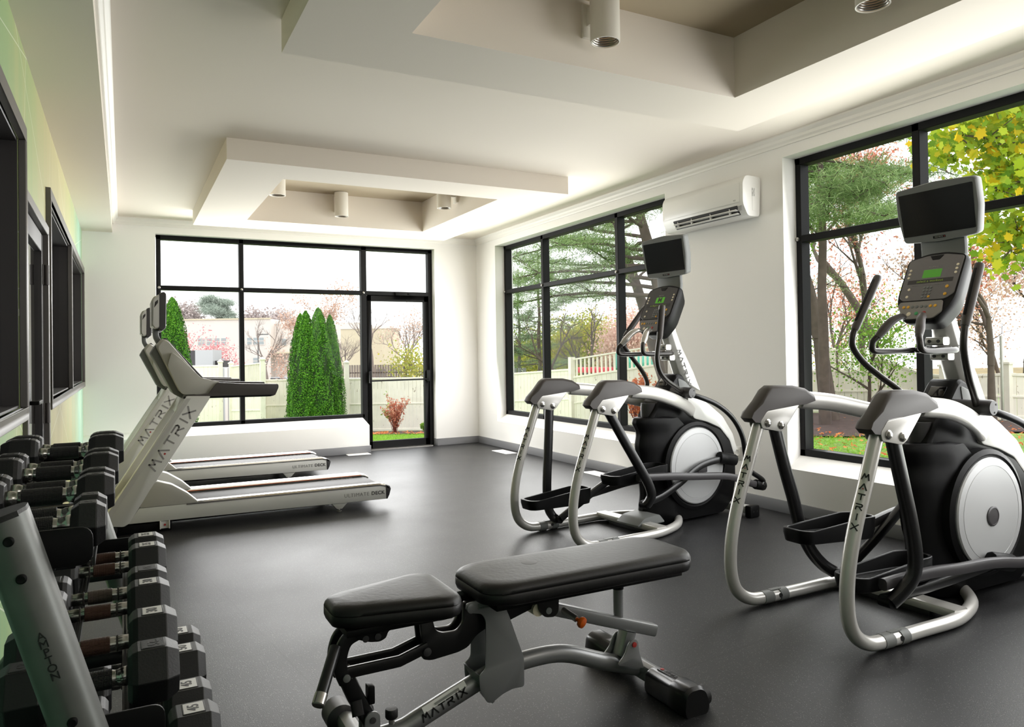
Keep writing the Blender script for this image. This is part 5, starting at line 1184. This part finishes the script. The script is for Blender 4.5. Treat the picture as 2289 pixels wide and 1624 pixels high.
LF = dict(arb=leafmat('arborvitae_green', '#2c5a12', '#6da52c', '#42791c', trans=.1), pine=leafmat('pine_needles', '#64804c', '#a9bd84', '#86a068', trans=.3), pined=leafmat('dark_pine_needles', '#55704e', '#8fa37a', trans=.25),
          maple=leafmat('yellow_green_maple', '#a8bf2c', '#f0c628', '#c3cf3e', trans=.55), mapleg=leafmat('green_maple', '#6f9a2e', '#b9c846', trans=.5), red=leafmat('russet_leaves', '#bb6552', '#ecb9a2', '#d58c74', trans=.4), olive=leafmat('olive_autumn_leaves', '#8f9a3a', '#d2c258', '#a9b04a', trans=.4),
          pink=leafmat('dusty_pink_leaves', '#c9a093', '#ead0c4', trans=.4), tan=leafmat('tan_leaves', '#c29f8c', '#e3cbbb', trans=.3), crim=leafmat('crimson_leaves', '#cf7f84', '#ebb5b6', trans=.4), grn=leafmat('bush_green', '#5f9436', '#a6c85a', trans=.3), org=leafmat('orange_leaf', '#c9603a', '#e99a5a', trans=.3), far=leafmat('hazy_pine_green', '#9aa79b', '#b4bfb2', trans=.2), fars=leafmat('hazy_brown_twigs', '#a79a98', '#c4b8b4', trans=.2))  # far and fars have distance haze mixed into their leaf colours

def cone_tree(u, d, h, r, label, n, peaks=None, cat='evergreen shrub', size=.048, group=None):
    p = depth_pt(u, d); t = thing('arborvitae', label, cat, p, 0, group)
    N = int(n * 2.3); out = []; nr = []
    ths = rng.uniform(0, 2 * PI, N); zz = rng.beta(1.1, 1.25, N)
    rr = np.where(zz < .12, .82 + zz * 1.5, 1.0) * (1 - zz ** 1.7) ** .62
    bump_ = 1 + .10 * np.sin(ths * 5 + zz * 9) + .06 * np.sin(ths * 11 - zz * 23)
    rad = r * rr * bump_ * (1 - rng.uniform(0, 1, N) ** 2 * .22)
    cen = np.stack([rad * np.cos(ths), rad * np.sin(ths), zz * h], 1)
    nn = np.stack([np.cos(ths), np.sin(ths), np.full(N, .35)], 1)
    leaf_mesh('foliage', LF['arb'], cen, size, t, 'quad', norm=nn, jit=.55, aspect=.7)
    MB().cyl((0, 0, -.02), (0, 0, h * .8), .05, .01, n=8).build('trunk', M['bark'], t)
    # opaque inner body of old dark growth
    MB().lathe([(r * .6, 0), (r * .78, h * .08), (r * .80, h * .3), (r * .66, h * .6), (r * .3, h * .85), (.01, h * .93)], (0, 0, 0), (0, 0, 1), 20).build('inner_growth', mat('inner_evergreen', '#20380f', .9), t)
    return t
g_ = 'conical evergreens by the fence'
for u, d, v, r, lb, n in ((672, 25.6, 700, .52, 'narrow conical evergreen at the left end of the clump', 9000), (684, 25.2, 694, .60, 'second conical evergreen of the clump, with a pointed tip', 11000), (712, 25.3, 687, .66, 'tallest conical evergreen in the middle of the clump', 12000), (738, 25.7, 703, .50, 'shorter conical evergreen at the right end of the clump', 9000)):
    h = zat(v, u, d) - depth_pt(u, d).z; cone_tree(u, d, h, r, lb, n, group=g_)
h = zat(664, 388, 24) - depth_pt(388, 24).z
cone_tree(386, 24, h, .70, 'conical evergreen partly hidden behind the treadmill screens', 14000)

LD = 1.0
def tree(u, d, vtop, label, leafm, nleaf=6, lsize=.12, L0=None, r0=.12, depth=5, spread=.55, lean=(0, 0), shape='quad', sc=.18, bark='bark', name='tree', cat='tree', group=None, up=.15, first=None, n=(2, 3), ratio=.74, curve=.12, mind=1, seed=None):
    if seed is not None: random.seed(seed)
    p = depth_pt(u, d); H_ = zat(vtop, u, d) - p.z; t = thing(name, label, cat, p, 0, group); segs, tips = [], []
    s_ = sum(ratio ** k for k in range(depth + 1)) * .85; L0 = L0 or H_ / s_
    if first:
        grow((0, 0, 0), (lean[0] * .5, lean[1] * .5, 1), first, r0 * 1.25, 0, segs, [], curve=.03)
        st = segs[0][0][-1]
    else: st = Vector((0, 0, 0))
    grow(st, (lean[0], lean[1], 1), L0, r0, depth, segs, tips, spread, up, n, ratio, curve, mind)
    k0 = H_ / max(q.z for pts, _ in segs for q in pts)
    segs = [([q * k0 for q in pts], [x * min(1, k0 * 1.15) for x in rs]) for pts, rs in segs]; tips = [([q * k0 for q in pts], L) for pts, L in tips]
    wood(segs, 'branches', M[bark], t)
    if nleaf and leafm: leaf_mesh('foliage', LF[leafm], around(tips, max(1, int(nleaf * (1.2 if leafm == 'red' else 3))), sc), lsize * .58, t, shape)
    return t
def pine(u, d, vtop, label, lean=(0, 0), r0=.22, nb=26, blen=4.0, z0=.25, m='pine', nn=70, lsize=.24, seed=3, trunk_only_below=None, group=None, cs=.20, bias=(0, 0)):
    random.seed(seed); p = depth_pt(u, d); H_ = zat(vtop, u, d) - p.z; t = thing('pine_tree', label, 'pine tree', p, 0, group)
    segs, cl = [], []
    tr = [Vector((lean[0] * H_ * (k / 8) ** 1.3, lean[1] * H_ * (k / 8) ** 1.3, H_ * k / 8)) for k in range(9)]
    tr = [q + Vector((random.gauss(0, .04), random.gauss(0, .04), 0)) for q in tr]
    segs.append((tr, [r0 * (1 - .8 * k / 8) for k in range(9)]))
    for i in range(nb):
        f = z0 + (1 - z0) * (i + random.random() * .6) / nb; k = min(7, int(f * 8)); q = tr[k].lerp(tr[k + 1], f * 8 - k)
        th = random.uniform(0, 2 * PI); L = blen * (1 - .72 * max(0, f - .15)) * random.uniform(.7, 1.15)
        dr = Vector((math.cos(th) + bias[0], math.sin(th) + bias[1], random.uniform(-.05, .28))).normalized()
        pts = [q]; c = q; d_ = dr.copy()
        for s in range(5): d_ = (d_ + Vector((random.gauss(0, .1), random.gauss(0, .1), random.gauss(0, .07)))).normalized(); c = c + d_ * L / 5; pts.append(c)
        segs.append((pts, [r0 * .28 * (1 - s * .16) * (1 - .5 * f) for s in range(6)]))
        for s in range(2, 6):
            for _ in range(3):
                e = Vector((random.gauss(0, 1), random.gauss(0, 1), random.gauss(0, .25))).normalized() * L * random.uniform(.10, .24)
                w_ = [pts[s], pts[s] + e * .5 + Vector((0, 0, .03)), pts[s] + e + Vector((0, 0, .06))]
                segs.append((w_, [.014, .01, .006]))
                for a in w_[1:]: cl.append(a)
                cl.append(pts[s])
    wood(segs, 'trunk_and_branches', M['barkp'], t, n=8)
    c = np.repeat(np.array([tuple(a) for a in cl]), nn, axis=0); off = rng.normal(size=c.shape) * np.array([cs, cs, cs * .42])
    leaf_mesh('needles', LF[m], c + off, lsize, t, 'needle', norm=np.tile([0, 0, 1.0], (len(c), 1)), jit=.8, aspect=1.0)
    return t
# side window far: big leaning pine, second pine, bare trees, woods
pine(1515, 16.5, 330, 'large leaning pine with a thick trunk seen behind the farther elliptical screen', lean=(-.17 * xa.x, -.17 * xa.y), r0=.25, nb=22, blen=4.8, z0=.42, nn=46, lsize=.13, seed=5, bias=(-.35, .25))
pine(1500, 19, 250, 'tall pine whose flat boughs spread across the middle panes of the side window', lean=(-.30 * xa.x, -.30 * xa.y), r0=.19, nb=20, blen=4.8, z0=.40, nn=46, lsize=.13, seed=11, bias=(-.3, .3))
pine(1205, 30, 560, 'slender grey pine near the left edge of the side window', r0=.12, nb=26, blen=2.3, z0=.3, m='pined', nn=14, lsize=.16, seed=21)
pine(1160, 33, 600, 'thin distant pine beside the left frame of the side window', r0=.11, nb=22, blen=2.2, z0=.3, m='pined', nn=12, lsize=.17, seed=22)
tree(1306, 26, 640, 'bare spreading tree behind the white fence in the side window', None, 0, depth=6, r0=.10, spread=.5, bark='bark', seed=31, lean=(.02, 0), first=1.6)
tree(1290, 27, 660, 'bare tree leaning left behind the white fence in the side window', None, 0, depth=5, r0=.08, spread=.5, lean=(-.4, .1), seed=32, first=1.2)
tree(1420, 27, 700, 'dusty pink leaved tree above the picket fence', 'pink', 30, .13, depth=5, r0=.08, seed=33, sc=.35)
tree(1340, 34, 735, 'yellow green tree in the woods behind the picket fence', 'olive', 40, .2, depth=5, r0=.1, seed=34, sc=.5)
gw = 'autumn trees in the woods'
for i, (u, d, v, m_, lb) in enumerate(((1150, 40, 770, 'grn', 'green leafed tree low in the leftmost pane of the side window'), (1200, 38, 765, 'olive', 'olive yellow tree behind the two slender pines'), (1262, 40, 760, 'olive', 'yellow green tree behind the fence corner post'), (1400, 42, 750, 'grn', 'green leafed tree behind the play equipment'),
     (1470, 36, 720, 'olive', 'olive tree behind the farther elliptical console'), (1500, 44, 700, 'pink', 'pinkish tree high behind the farther elliptical mast'), (1850, 34, 640, 'pink', 'pale pink leaved tree deep in the woods of the near side window'), (1960, 34, 660, 'olive', 'olive tree deep in the woods of the near side window'),
     (2230, 34, 620, 'tan', 'tan leaved tree deep in the woods at the far right'))):
    tree(u, d, v, lb, m_, 26 if i < 6 else 4, .17, depth=5, r0=.10, seed=50 + i, sc=.6, group=gw)
# near side window
pine(1845, 14.5, 130, 'soft green pine filling the left panes of the nearer side window', lean=(0, .02), r0=.12, nb=30, blen=3.2, z0=.50, nn=60, lsize=.13, seed=41, bias=(-.2, .35))
tree(1852, 15.5, 300, 'thick dark trunked tree behind the picket fence, leaning left', 'grn', 7, .10, depth=6, r0=.20, spread=.45, seed=42, first=2.6, lean=(-.25, .1), sc=.25)
tree(1920, 19, 250, 'tall slim oak with scattered russet leaves', 'red', 5, .16, depth=6, r0=.13, spread=.42, seed=43, first=2.6, shape='oak', sc=.3)
tree(1990, 20, 200, 'tall oak leaning left with russet leaves, behind the nearer screen', 'red', 5, .16, depth=6, r0=.13, spread=.42, lean=(-.35, .2), seed=44, first=2.4, shape='oak', sc=.3)
tree(1880, 22, 500, 'young red leaved oak above the picket fence', 'red', 7, .14, depth=6, r0=.08, spread=.5, seed=45, shape='oak', sc=.4)
tree(1935, 17, 700, 'small green leaved sapling left of the nearer elliptical console', 'grn', 5, .10, depth=5, r0=.05, spread=.5, seed=46, sc=.3)
tree(2215, 14.2, 420, 'thin twiggy tree with a reddish crown right of the nearer elliptical', 'red', 2, .10, depth=7, r0=.10, spread=.5, seed=47, first=1.9, sc=.25)
tree(2165, 16, 520, 'leaning bare tree behind the moving handlebar of the nearer elliptical', 'tan', 2, .1, depth=6, r0=.10, spread=.45, lean=(-.25, 0), seed=48, first=1.8)
tree(2290, 17, 500, 'twiggy russet tree at the right edge of the window', 'pink', 4, .10, depth=6, r0=.10, spread=.5, seed=49, first=1.9, sc=.3)
# yellow maple bough hanging into the top right
mp_t = thing('maple_tree', 'yellow and green maple filling the top right panes', 'maple tree', depth_pt(2560, 9.0), 0)
segs, tips = [], []; random.seed(77)
o0 = mp_t.location.copy()
def rel(u, v, d): p = depth_pt(u, d, zat(v, u, d)); return p - o0
segs.append(([Vector((0, 0, 0)), rel(2570, 600, 9.0), rel(2600, 250, 9.1), rel(2620, 0, 9.2)], [.2, .17, .14, .1]))
for (u0, v0, u1, v1, d1) in ((2575, 560, 2230, 520, 9.4), (2585, 450, 2150, 300, 8.8), (2590, 330, 2110, 330, 9.6), (2600, 250, 2200, 180, 9.0), (2600, 150, 2160, 240, 8.6), (2590, 420, 2230, 420, 8.8), (2585, 380, 2200, 400, 9.8), (2590, 300, 2260, 260, 9.4), (2580, 500, 2262, 560, 9.2), (2600, 60, 2240, 120, 9.2)):
    a = rel(u0, v0, 9.0); e = rel(u1, v1, d1); m1 = a.lerp(e, .35) + Vector((0, 0, .25)); m2 = a.lerp(e, .7) + Vector((0, 0, .15))
    segs.append(([a, m1, m2, e], [.05, .035, .022, .010])); tips.append(([m1, m1.lerp(m2, .5), m2, e], 1))
    for q, w_ in ((m1, .5), (m2, .45), (e, .4), (m1.lerp(m2, .5), .45), (m2.lerp(e, .5), .42)):
        for _ in range(3):
            dd = Vector((random.gauss(0, 1), random.gauss(0, 1), random.gauss(-.1, .6))).normalized() * w_
            segs.append(([q, q + dd * .4, q + dd * .7, q + dd], [.012, .009, .007, .004])); tips.append(([q, q + dd * .4, q + dd * .7, q + dd], 1))
wood(segs, 'branches', M['bark'], mp_t)
a_ = around(tips, 40, .16, .8); random.shuffle(a_); k_ = int(len(a_) * .42)
leaf_mesh('foliage', LF['maple'], a_[:k_], .115, mp_t, 'maple', norm=np.tile([-.5, -.4, .5], (k_, 1)), jit=.8)
leaf_mesh('foliage', LF['mapleg'], a_[k_:], .105, mp_t, 'maple', norm=np.tile([-.5, -.4, .5], (len(a_) - k_, 1)), jit=.8)

# shrubs
def shrub(u, d, h, w_, label, m1, n, stems=22, lsize=.07, m2=None, seed=1, bark='barkr', name='shrub', shape='quad', up=1.0, asp=.45):
    random.seed(seed); t = thing(name, label, 'shrub', depth_pt(u, d)); segs, tips = [], []
    for i in range(stems):
        th = random.uniform(0, 2 * PI); s = random.uniform(.1, 1) * w_ / h * .5
        dr = Vector((math.cos(th) * s, math.sin(th) * s, up)); grow((random.gauss(0, .03), random.gauss(0, .03), 0), dr, h * random.uniform(.42, .6), .010, 2, segs, tips, .3, .25, (2, 2), .6, .08, 1)
    wood(segs, 'stems', M[bark], t); leaf_mesh('foliage', LF[m1], around(tips, n, .03), lsize, t, shape, aspect=asp)
    if m2: leaf_mesh('foliage', LF[m2], [p for p in around(tips, max(1, n // 2), .03) if p[0] * xa.x + p[1] * xa.y < -.15 * w_], lsize, t, shape, aspect=asp)
    return t
M['barkr'] = mat('reddish_stems', '#7a3d36', .8)
shrub(880, 22.6, 1.05, .95, 'small red leaved shrub on the mulch seen through the glass door', 'red', 7, 24, .085, 'grn', seed=61)
shrub(1425, 19.3, 1.35, 1.5, 'orange red shrub in front of the picket fence', 'org', 26, 26, .08, seed=62)
shrub(955, 23.5, .35, .9, 'low green plant beside the mulch at the right edge of the door', 'grn', 14, 16, .08, seed=63, asp=.8)
def leaves_on(name, regs, n, m, label, size=.10):
    pts = []
    for _ in range(n):
        u0, u1, d0, d1 = random.choice(regs); p = depth_pt(random.uniform(u0, u1), random.uniform(d0, d1)); pts.append((p.x, p.y, p.z + .045 + random.uniform(0, .02)))
    o = leaf_mesh(name, LF[m], pts, size, None, 'oak', norm=np.tile([0, 0, 1.0], (len(pts), 1)), jit=.35); tag(o, label, 'fallen leaves'); o['kind'] = 'stuff'
leaves_on('fallen_leaves', [(1300, 2289, 10.5, 18), (1700, 2289, 9.0, 12.8)], 900, 'org', 'orange and brown leaves lying on the mulch and lawn outside the side windows', .07)
leaves_on('fallen_leaves', [(820, 1000, 21.4, 24)], 260, 'org', 'orange leaves on the mulch around the small red shrub', .12)
# grass blades near the windows
gp_ = []
for _ in range(26000):
    r0 = random.random()
    p = depth_pt(random.uniform(815, 960), random.uniform(11.2, 22)) if r0 < .35 else depth_pt(random.uniform(1440, 2200), random.uniform(6.2, 12.6))
    if p.x < 5.0 and p.y < 10.5: continue
    gp_.append((p.x, p.y, p.z + .02))
gr = leaf_mesh('grass', leafmat('grass_blades', '#6f9f2c', '#a9cf52', trans=.3), gp_, .075, None, 'needle', norm=None, aspect=1.0); tag(gr, 'short green grass of the lawn outside the windows', 'grass'); gr['kind'] = 'stuff'
# ================================================================== FAR BACKGROUND
M['bldg'] = mat('building_cream_wall', '#d9d0c9', .8, var=.03, vscale=.5)
M['bldgt'] = mat('building_tan_wall', '#cbbfa4', .8)
M['wing'] = mat('grey_window_glass', '#9aa2a4', .25, spec=.6)
def frame_at(u, d, rz_extra=0.0):
    p = depth_pt(u, d); return p, -YAW + rz_extra
def windows_on(par, rects):
    for (x0, x1, z0, z1) in rects:
        f = MB().box(x0 - .12, x1 + .12, -.06, .02, z0 - .12, z1 + .12).build('window', M['bldg'], par, flat=True)
        MB().box(x0, x1, -.08, -.05, z0, z1).build('pane', M['wing'], f, flat=True)
        MB().box(x0, x1, -.10, -.07, (z0 + z1) / 2 - .04, (z0 + z1) / 2 + .04).build('sash_bar', M['bldg'], f, flat=True)
D = 95.0
def bx_(u): return (u - 400) * D / F_PX
def bz_(v, u=600): return zat(v, u, D) - depth_pt(400, D).z
p, rz = frame_at(400, D)
b1 = thing('office_building', 'long cream two storey building beyond the parking area', 'building', p, rz)
MB().box(bx_(300), bx_(605), 0, 14, 0, bz_(712)).build('wall', M['bldg'], b1, flat=True)
MB().box(bx_(605), bx_(800), 1.5, 14, 0, bz_(722)).build('wall', M['bldg'], b1, flat=True)
MB().box(bx_(300), bx_(605), -.15, .2, bz_(713), bz_(710)).build('parapet', M['bldgt'], b1, flat=True)
MB().box(bx_(605), bx_(800), -.6, 1.6, bz_(790), bz_(787)).build('canopy_edge', M['bldgt'], b1, flat=True)
up_w = [(443, 450), (453, 458), (463, 474), (480, 491), (495, 506), (553, 563), (567, 577), (580, 590), (623, 632), (643, 651)]
windows_on(b1, [(bx_(a), bx_(b_), bz_(769), bz_(754)) for a, b_ in up_w[:8]] + [(bx_(a), bx_(b_), bz_(813), bz_(799)) for a, b_ in ((463, 474), (480, 491), (495, 506), (566, 577))])
for a, b_ in up_w[8:] + [(757, 766)]:
    f = MB().box(bx_(a) - .1, bx_(b_) + .1, 1.40, 1.52, bz_(771) - .1, bz_(757) + .1).build('window', M['bldg'], b1, flat=True); MB().box(bx_(a), bx_(b_), 1.36, 1.42, bz_(771), bz_(757)).build('pane', M['wing'], f, flat=True)
p, rz = frame_at(762, 88)
b2 = thing('tan_building', 'tan flat roofed building behind the bare trees, seen through the glass door', 'building', p, rz)
hh = zat(733, 800, 88) - p.z
MB().box(0, 6.2, 0, 5, 0, hh).build('wall', M['bldgt'], b2, flat=True); MB().box(-.1, 6.3, -.1, .1, hh - .1, hh + .15).build('parapet', M['bldg'], b2, flat=True)
MB().box(4.2, 5.2, -.05, .05, 0, 2.3).build('doorway', M['mgrey'], b2, flat=True)
# lamp post
p, _ = frame_at(577, 80); lp_ = thing('lamp_post', 'thin grey parking lot lamp post in front of the building', 'lamp post', p, -YAW); hl_ = zat(746, 577, 80) - p.z
MB().cyl((0, 0, 0), (0, 0, hl_), .09, .06, n=8).build('pole', M['mgrey'], lp_); MB().box(0, 1.1, -.1, .1, hl_ - .12, hl_).build('lamp_head', M['mgrey'], lp_, flat=True)
# cars
def car(u, d, yaw, L, H, col, label, kind='suv', zb=None):
    p = depth_pt(u, d)
    t = thing('parked_car', label, 'car', p, -YAW + yaw, 'parked cars'); w = .9; b0 = .28
    low = rpoly([(-L / 2, b0), (L / 2, b0), (L / 2, H * .52), (L * .36, H * .58), (-L * .47, H * .60), (-L / 2, H * .5)], .12, 3)
    cab = {'suv': [(-L * .48, H * .58), (L * .26, H * .57), (L * .13, H * .97), (-L * .40, H), (-L * .47, H * .9)], 'sedan': [(-L * .34, H * .58), (L * .24, H * .57), (L * .08, H * .97), (-L * .20, H)], 'van': [(-L * .49, H * .5), (L * .40, H * .5), (L * .30, H * .97), (-L * .46, H), (-L * .49, H * .9)]}[kind]
    m_ = mat('car_paint', col, .3, coat=.6, metal=.2)
    MB().prism(low, -w, w, 'y').build('body', m_, t, bevel=.05); c_ = MB().prism(rpoly(cab, .1, 3), -w * .88, w * .88, 'y').build('cabin', m_, t, bevel=.05)
    gl = [(x * .93, z) for x, z in cab]; zm = H * .62; zx = H * .92
    x0, x1 = min(a for a, _ in cab) * .92, max(a for a, _ in cab) * .62
    n_ = 3; st = (x1 - x0) / n_
    for s in (-1, 1):
        for k in range(n_): MB().box(x0 + st * k + .06, x0 + st * (k + 1) - .06, *sorted((s * w * .87, s * w * .9)), zm, zx).build('side_window', M['screen'], c_, flat=True)
    MB().box(min(a for a, _ in cab) - .01, min(a for a, _ in cab) + .03, -w * .7, w * .7, zm, zx).build('rear_window', M['screen'], c_, flat=True)
    for x in (-L * .31, L * .31):
        for s in (-1, 1):
            wl = MB().lathe([(.2, 0), (.33, .02), (.33, .2), (.2, .22)], (x, s * w - (.02 if s > 0 else -.02), .33), (0, -s, 0), 20).build('wheel', M['rubber'], t); MB().lathe([(.19, -.01), (.05, .0)], (x, s * w, .33), (0, -s, 0), 14).build('hub', M['steel'], wl)
    if kind == 'suv': MB().lathe([(.3, 0), (.34, .03), (.34, .16), (.26, .19), (.001, .2)], (-L / 2, 0, H * .55), (-1, 0, 0), 22).build('spare_wheel_cover', m_, t)
    return t
car(628, 74, 2.5, 4.3, 1.75, '#8d9095', 'silver grey off-road car with a spare wheel on its back', 'suv')
car(652, 80, 2.6, 4.6, 1.7, '#4a4d52', 'dark grey car behind the silver off-road car', 'sedan')
car(600, 70, 2.7, 4.2, 1.45, '#b8323c', 'red car behind the bare tree in the parking area', 'sedan')
car(502, 62, .3, 4.6, 1.7, '#3d4046', 'dark car visible in the gap of the white fence', 'sedan')
car(812, 48, .05, 5.4, 1.9, '#f2f2f0', 'white van roof showing above the fence through the glass door', 'van')
car(752, 66, .2, 4.6, 1.5, '#e2e2e2', 'white car behind the tall white post', 'sedan')
car(870, 78, .1, 4.6, 1.6, '#3c3f44', 'dark car under the bare trees seen through the glass door', 'suv')
# rear grey fence and rooftop unit
def slat_fence(u0, u1, d, v, label, col):
    a, b_ = depth_pt(u0, d), depth_pt(u1, d); t = thing('wood_fence', label, 'fence', a); L = (b_ - a); n = int(L.length / .18); h = zat(v, (u0 + u1) / 2, d) - a.z; mb = MB()
    for k in range(n):
        q = L * (k / n); mb.box(q.x - .07, q.x + .07, q.y - .02, q.y + .02, q.z, q.z + h)
    mb.build('board_panel', mat('weathered_wood', col, .9, var=.2, vscale=2), t, flat=True); MB().tube([Vector((0, 0, h * .8)), L + Vector((0, 0, h * .8))], .05, n=4, smooth=False).build('rail', M['bark'], t)
slat_fence(700, 960, 52, 815, 'weathered brown board fence beyond the white van', '#8d8078')
slat_fence(1140, 1182, 30, 822, 'grey board fence at the lower left corner of the side window', '#8f9092')
p, rz = frame_at(436, 40); ru = thing('rooftop_unit', 'grey and black cabinet unit behind the conical evergreen', 'utility cabinet', p, rz); hz = zat(822, 430, 40) - p.z; ht = zat(783, 430, 40) - p.z
MB().box(-1.4, .0, 0, 1.2, 0, ht).build('dark_cabinet', M['dgrey'], ru, flat=True); MB().box(.0, .95, 0, 1.2, 0, ht + .02).build('grey_cabinet', M['disc'], ru, flat=True)
MB().box(-.3, 1.4, .3, 1.6, 0, zat(806, 470, 40) - p.z).build('dark_container', M['dinner'], ru, flat=True)
p, rz = frame_at(468, 36); cn_ = thing('corrugated_container', 'white corrugated container behind the fence', 'container', p, rz); mb = MB()
hc = zat(822, 468, 36) - p.z
for k in range(16): mb.box(-2.0 + k * .25, -2.0 + k * .25 + .14, -.05, 0, 0, hc)
MB().box(-2.05, 2.0, 0, 2, 0, hc).build('container_wall', M['disc'], cn_, flat=True); mb.build('corrugation', M['bldg'], cn_, flat=True)
# playground pieces behind the pickets
p, rz = frame_at(1400, 24); pg = thing('play_slide', 'teal tube slide with red base in the playground behind the pickets', 'playground slide', p, rz); zz0 = zat(810, 1400, 24) - p.z
MB().rect_tube([(-.35, 0, zz0 + .05), (.9, 0, zz0 - .05)], .28, .3, up=(0, 0, 1), ch=.5).build('tube', mat('teal_plastic', '#4fae9c', .4), pg)
MB().rect_tube([(-1.6, .2, zz0 - .22), (1.9, .2, zz0 - .28)], .15, .09, up=(0, 0, 1)).build('red_edge', mat('red_plastic', '#d4384a', .5), pg)
for x in (-.3, .8): MB().cyl((x, 0, 0), (x, 0, zz0 - .2), .05, n=8).build('leg', M['mgrey'], pg)
# background trees
tree(690, 62, 626, 'tan leaved tree spreading behind the clump of conical evergreens', 'tan', 4, .24, depth=6, r0=.16, spread=.6, seed=81, sc=.35, bark='barkl', first=3.0)
tree(597, 68, 700, 'bare fine branched tree in front of the cream building', None, 0, depth=6, r0=.14, spread=.42, seed=82, bark='barkl', first=1.5)
for i, (u, d, v, lb) in enumerate(((745, 60, 745, 'bare slim tree just right of the conical evergreens'), (768, 58, 742, 'second bare slim tree left of the door frame'), (842, 56, 672, 'tall bare tree with a nest at the left of the glass door view'), (905, 56, 690, 'dense bare brown tree in the middle of the glass door view'), (932, 60, 680, 'dense bare brown tree at the right of the glass door view'))):
    tree(u, d, v, lb, 'tan' if i > 2 else None, .5, .2, depth=7 if i > 2 else 6, r0=.13, spread=.42, seed=90 + i, bark='barkl', first=1.8, sc=.5, group='bare trees beyond the parking area')
tree(915, 50, 770, 'yellow green bush tree among the bare trees through the door', 'olive', 3, .24, depth=5, r0=.06, seed=96, sc=.5)
tree(432, 55, 735, 'small crimson leaved tree right of the conical evergreen by the treadmill', 'crim', 6, .22, depth=5, r0=.08, seed=97, sc=.35, bark='barkl')
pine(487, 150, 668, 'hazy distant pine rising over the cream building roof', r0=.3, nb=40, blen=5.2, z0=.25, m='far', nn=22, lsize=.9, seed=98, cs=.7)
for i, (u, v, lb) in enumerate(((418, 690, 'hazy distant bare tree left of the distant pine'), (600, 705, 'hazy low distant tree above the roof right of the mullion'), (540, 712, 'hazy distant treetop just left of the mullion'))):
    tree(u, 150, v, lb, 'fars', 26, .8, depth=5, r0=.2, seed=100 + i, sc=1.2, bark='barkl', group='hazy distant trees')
